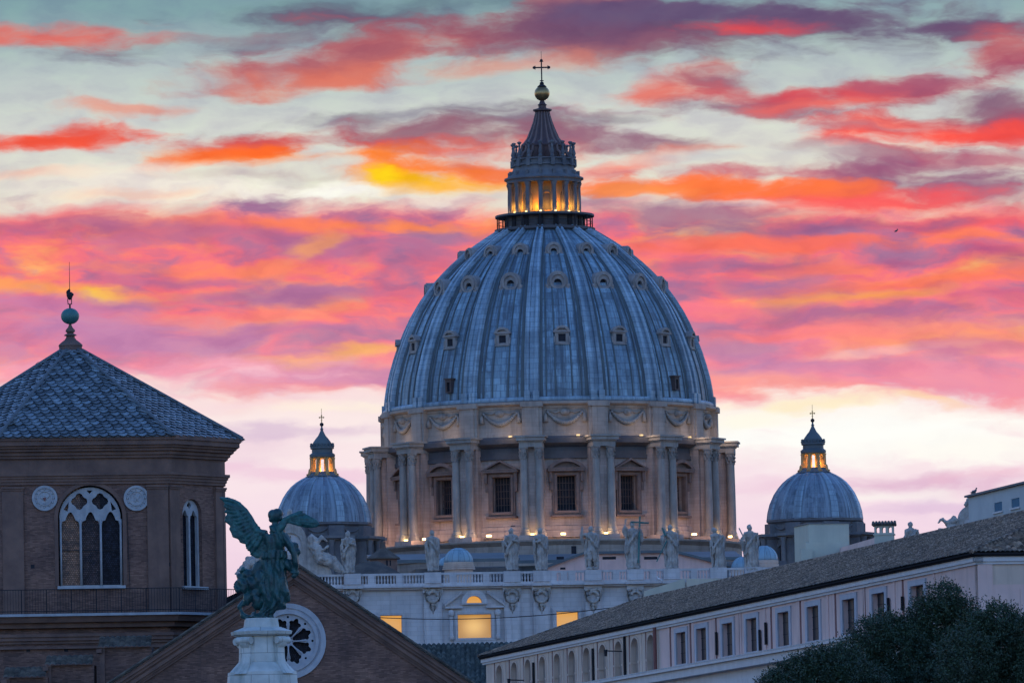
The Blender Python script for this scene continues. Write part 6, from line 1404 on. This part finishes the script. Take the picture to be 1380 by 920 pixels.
# lean-to roof
m = MB(); a1, a2, a3 = P(1134, 737, 556), P(1183, 723, 556), P(1183, 735, 556); m.hexa([Vector((a1.x, 556, a1.z-3)), Vector((a2.x, 556, a1.z-3)), Vector((a2.x, 559, a1.z-3)), Vector((a1.x, 559, a1.z-3)), Vector((a1.x, 556, a1.z)), Vector((a2.x, 556, a2.z)), Vector((a2.x, 559, a2.z)), Vector((a1.x, 559, a1.z))])
tag(m.build('roof_wedge', M['pink'], None, loc=(a1.x, 556, 0)), 'low sloping pinkish roof piece between the cream block and the brick chimney', 'roof')
# chimney with open arches under a tiled cap
YH = 512.0; cx_ = P(1191, 710, YH).x; HF = Frame(cx_, YH, R_(-6)); hz = lambda y: P(1191, y, YH).z; hw_ = 13/(FPX/YH)
chm = thing('chimney', 'pale chimney with three small openings under a tiled cap, on the tiled roof', 'chimney', (cx_, YH, hz(724)))
m = MB(); hs = [arch_loop(-hw_+.13+i*.44, -hw_+.13+i*.44+.24, hz(717.5), hz(709.5), 6) for i in range(3)]
m.plate(HF.pt, rect(-hw_, hw_, hz(735), hz(708)), hs, -.15, 0); m.plate(HF.pt, rect(-hw_, hw_, hz(735), hz(708)), hs, -1.0, -.85); m.fbox(HF, -hw_, -hw_+.1, -.85, -.15, hz(735), hz(708)); m.fbox(HF, hw_-.1, hw_, -.85, -.15, hz(735), hz(708)); m.fbox(HF, -hw_-.08, hw_+.08, -1.05, .06, hz(720.5), hz(719)); m.fbox(HF, -hw_+.1, hw_-.1, -.85, -.15, hz(735), hz(719)); m.build('stack', M['cream'], chm)
m = MB()
for i in range(8): u_ = -hw_-.08+i*(2*hw_+.16)/7; m.tube([HF.pt(u_, .18, hz(706.5)), HF.pt(u_, -.5, hz(702.5))], .10, 7); m.tube([HF.pt(u_, -1.18, hz(706.5)), HF.pt(u_, -.5, hz(702.5))], .10, 7)
m.fbox(HF, -hw_-.1, hw_+.1, -1.1, .1, hz(708), hz(706.5)); m.fbox(HF, -hw_-.05, hw_+.05, -.8, -.2, hz(706.5), hz(703.5)); m.build('tiled_cap', M['tilesb'], chm)
# cream parapet seen over the roof in front of the basilica
m = MB(); YP = 640.0; a1, a2, a3, a4 = P(868, 796, YP), P(923, 779, YP+6), P(925, 779, YP+6), P(992, 779, YP+26)
for q0, q1 in ((a1, a2), (a3, a4)):
    m.hexa([Vector((q0.x, q0.y, 0)), Vector((q1.x, q1.y, 0)), Vector((q1.x, q1.y+1, 0)), Vector((q0.x, q0.y+1, 0)), q0, q1, q1+Vector((0, 1, 0)), q0+Vector((0, 1, 0))])
tag(m.build('parapet_wall', M['cream'], None, loc=(a1.x, YP, 0)), 'cream parapet wall peeping over the tiled roof in front of the basilica', 'wall')
# ---------------------------------------------------------------- gulls
def gull(loc, ang, sc_, mat, label, fly=False):
    m = MB()
    m.tube([(-.18, 0, .12), (-.10, 0, .17), (.0, 0, .22), (.09, 0, .29), (.11, 0, .38)], [.03, .075, .10, .075, .04], 10); m.ell((.125, 0, .42), (.052, .042, .045)); m.tube([(.16, 0, .415), (.225, 0, .40)], [.016, .006], 6); m.tube([(-.16, 0, .13), (-.27, 0, .08)], [.04, .015], 6)
    if fly:
        for s in (-1, 1): m.tube([(.04, s*.05, .24), (.08, s*.25, .32), (-.02, s*.5, .27), (-.12, s*.68, .22)], [.06, .05, .035, .01], 6, flat=.35)
    else:
        for s in (-1, 1): m.tube([(.08, s*.07, .23), (-.08, s*.085, .2), (-.3, s*.04, .165)], [.035, .05, .012], 6)
        for s in (-1, 1): m.tube([(.0, s*.03, .14), (.01, s*.03, .0)], .008, 5); m.tube([(-.01, s*.03, .006), (.06, s*.03, .006)], [.01, .012], 5)
    rot_mb(m, ang, loc, sc_); o = remesh(m, .018*sc_, 'gull', mat, None, loc, 1); tag(o, label, 'bird'); return o
M['gulldark'] = surf('grey_feathers', (.12, .12, .13), (.08, .08, .09), 8, .8, .1); M['gullwhite'] = surf('white_feathers', (.72, .72, .74), (.55, .55, .58), 8, .8, .1)
ug = BFm.pix(1308, 664, w_)[0]
wq = -wR-9
gull(BFm.pt(BFm.pix(1307.5, 668, wq)[0]+.1, wq-.3, ztop_pb), .1, 1.15, M['gulldark'], 'dark gull perched on the corner of the pale rooftop block')
pg = FF.pt(uf(887, 783), .9, z_c1+.01); gull(pg, math.pi, 1.6, M['gullwhite'], 'white gull on the cornice below the slanting sword statue')
pf = P(1208, 314, 320); gull(pf, .4, .42, M['gulldark'], 'small dark bird flying in the pink sky at the right', fly=True)
# cable across the front of the basilica
m = MB(); a_, b_ = P(500, 831, 900), P(860, 813, 900); n = 24
pts = [a_.lerp(b_, i/n)+Vector((0, 0, -.9*4*(i/n)*(1-i/n))) for i in range(n+1)]; m.tube(pts, .055, 5)
tag(m.build('overhead_cable', M['iron'], None, loc=a_), 'thin dark cable sagging across the pale front of the basilica', 'cable')
# ================================================================ trees at the lower right
def leafmat():
    m = bpy.data.materials.new('evergreen_leaves'); m.use_nodes = True; T = NT(m.node_tree); bs = T.n['Principled BSDF']
    gi = T.new('ShaderNodeNewGeometry').outputs['Random Per Island']; ob = T.new('ShaderNodeTexCoord').outputs['Object']
    c = T.ramp(gi, [(0, (.014, .034, .020)), (.5, (.026, .058, .032)), (.85, (.042, .082, .044)), (1, (.065, .11, .062))]); n = T.noise(ob, 1.6, 5, .6)
    c = T.mix(T.rng(n, .45, .58, 0, .8), c, (.020, .040, .024)); T.put(bs.inputs['Base Color'], c); bs.inputs['Roughness'].default_value = .55
    return m
M['leaf'] = leafmat()
def tree(px, ytop, Y, lobes, label, seed, n_leaf=42000, leaf=.062):
    """lobes: (dx, dy, r) in photograph pixels from (px, ytop)"""
    s = FPX/Y; c = P(px, ytop, Y); t = thing('evergreen_tree', label, 'tree', (c.x, Y, 0), 'evergreen trees in front of the long pink building')
    rs = np.random.RandomState(seed); rnd = random.Random(seed)
    # trunk and limbs
    m = MB(); L_ = [(P(px+dx, ytop+dy, Y), r/s, rnd.uniform(-.8, .8)) for dx, dy, r in lobes]
    low = min(p.z for p, r, d in L_)
    m.tube([(c.x, Y, 0), (c.x+.1, Y, low*.4), (c.x-.15, Y+.1, low*.8), (c.x, Y, low+.5)], [.38, .3, .24, .16], 10)
    for p, r, d in L_: m.tube([(c.x-.1, Y+.05, low*.8), ((c.x+p.x)/2, Y+d*r*.5, (low*.8+p.z)/2+.2), (p.x, Y+d*r, p.z)], [.14, .09, .04], 7)
    m.build('trunk', M['bark'], t, smooth=True)
    # crown: twigs with leaves spread through every lobe, denser at its skin
    cen = []; tot = sum(r*r for p, r, d in L_)
    for p, r, d in L_:
        k = int(n_leaf/9*r*r/tot)+4; v = rs.normal(size=(k, 3)); v /= np.linalg.norm(v, axis=1)[:, None]
        bump = np.array([noise.noise(Vector(x*3.6)+Vector((seed, p.x, p.z))) for x in v]); rad = r*(1+.62*bump)*(rs.uniform(.35, 1.0, k)**.45)
        q = v*rad[:, None]*np.array([1, 1, .92])+np.array([p.x, Y+d*r, p.z]); cen.append((q, v))
    C_ = np.concatenate([a for a, b in cen]); N_ = np.concatenate([b for a, b in cen]); nt = len(C_); per = 9
    tw = N_+rs.normal(size=(nt, 3))*.5+np.array([0, 0, .35]); tw /= np.linalg.norm(tw, axis=1)[:, None]; tl = rs.uniform(.12, .34, nt)
    k = rs.uniform(0, 1, (nt, per)); base_ = C_[:, None, :]+tw[:, None, :]*(k*tl[:, None])[:, :, None]; base_ += rs.normal(size=base_.shape)*.035; base_ = base_.reshape(-1, 3); n = len(base_)
    a = rs.normal(size=(n, 3))+np.repeat(tw, per, 0)*.9; a /= np.linalg.norm(a, axis=1)[:, None]; b = np.cross(a, rs.normal(size=(n, 3))); b /= np.linalg.norm(b, axis=1)[:, None]
    sz = leaf*rs.uniform(.7, 1.35, n)[:, None]; V_ = np.stack([base_, base_+a*sz*.5+b*sz*.26, base_+a*sz*1.1, base_+a*sz*.5-b*sz*.26], 1).reshape(-1, 3)-np.array(ORG[t.name])
    me = bpy.data.meshes.new('crown'); me.vertices.add(4*n); me.vertices.foreach_set('co', V_.astype(np.float32).ravel()); me.loops.add(4*n); me.loops.foreach_set('vertex_index', np.arange(4*n, dtype=np.int32)); me.polygons.add(n); me.polygons.foreach_set('loop_start', np.arange(n, dtype=np.int32)*4); me.update(calc_edges=True)
    me.materials.append(M['leaf']); o = bpy.data.objects.new('crown', me); COL.objects.link(o); o.parent = t; ORG[o.name] = ORG[t.name]; return t
tree(1272, 785, 232, [(2, 22, 22), (-22, 42, 24), (22, 45, 26), (0, 60, 40), (-50, 70, 26), (-78, 62, 22), (-98, 72, 22), (-60, 95, 42), (-110, 100, 34), (0, 110, 55), (40, 90, 38), (-135, 120, 26), (-90, 135, 44), (-20, 160, 60), (35, 150, 50)], 'tallest dark evergreen tree, its crown peaking in front of the pink building', 5, 150000, .07)
tree(1345, 812, 226, [(0, 24, 24), (-30, 34, 18), (30, 44, 26), (0, 60, 42), (-40, 80, 40), (38, 90, 40), (0, 120, 55), (60, 100, 40)], 'dark evergreen tree at the lower right corner, lower than its neighbour', 9, 90000, .07)
tree(1105, 872, 228, [(0, 22, 20), (-26, 28, 16), (26, 20, 20), (-48, 40, 16), (-66, 50, 14), (0, 50, 34), (-40, 66, 26), (40, 50, 34), (60, 60, 30)], 'lowest of the dark evergreen trees, at the foot of the beige arcade', 13, 55000, .07)
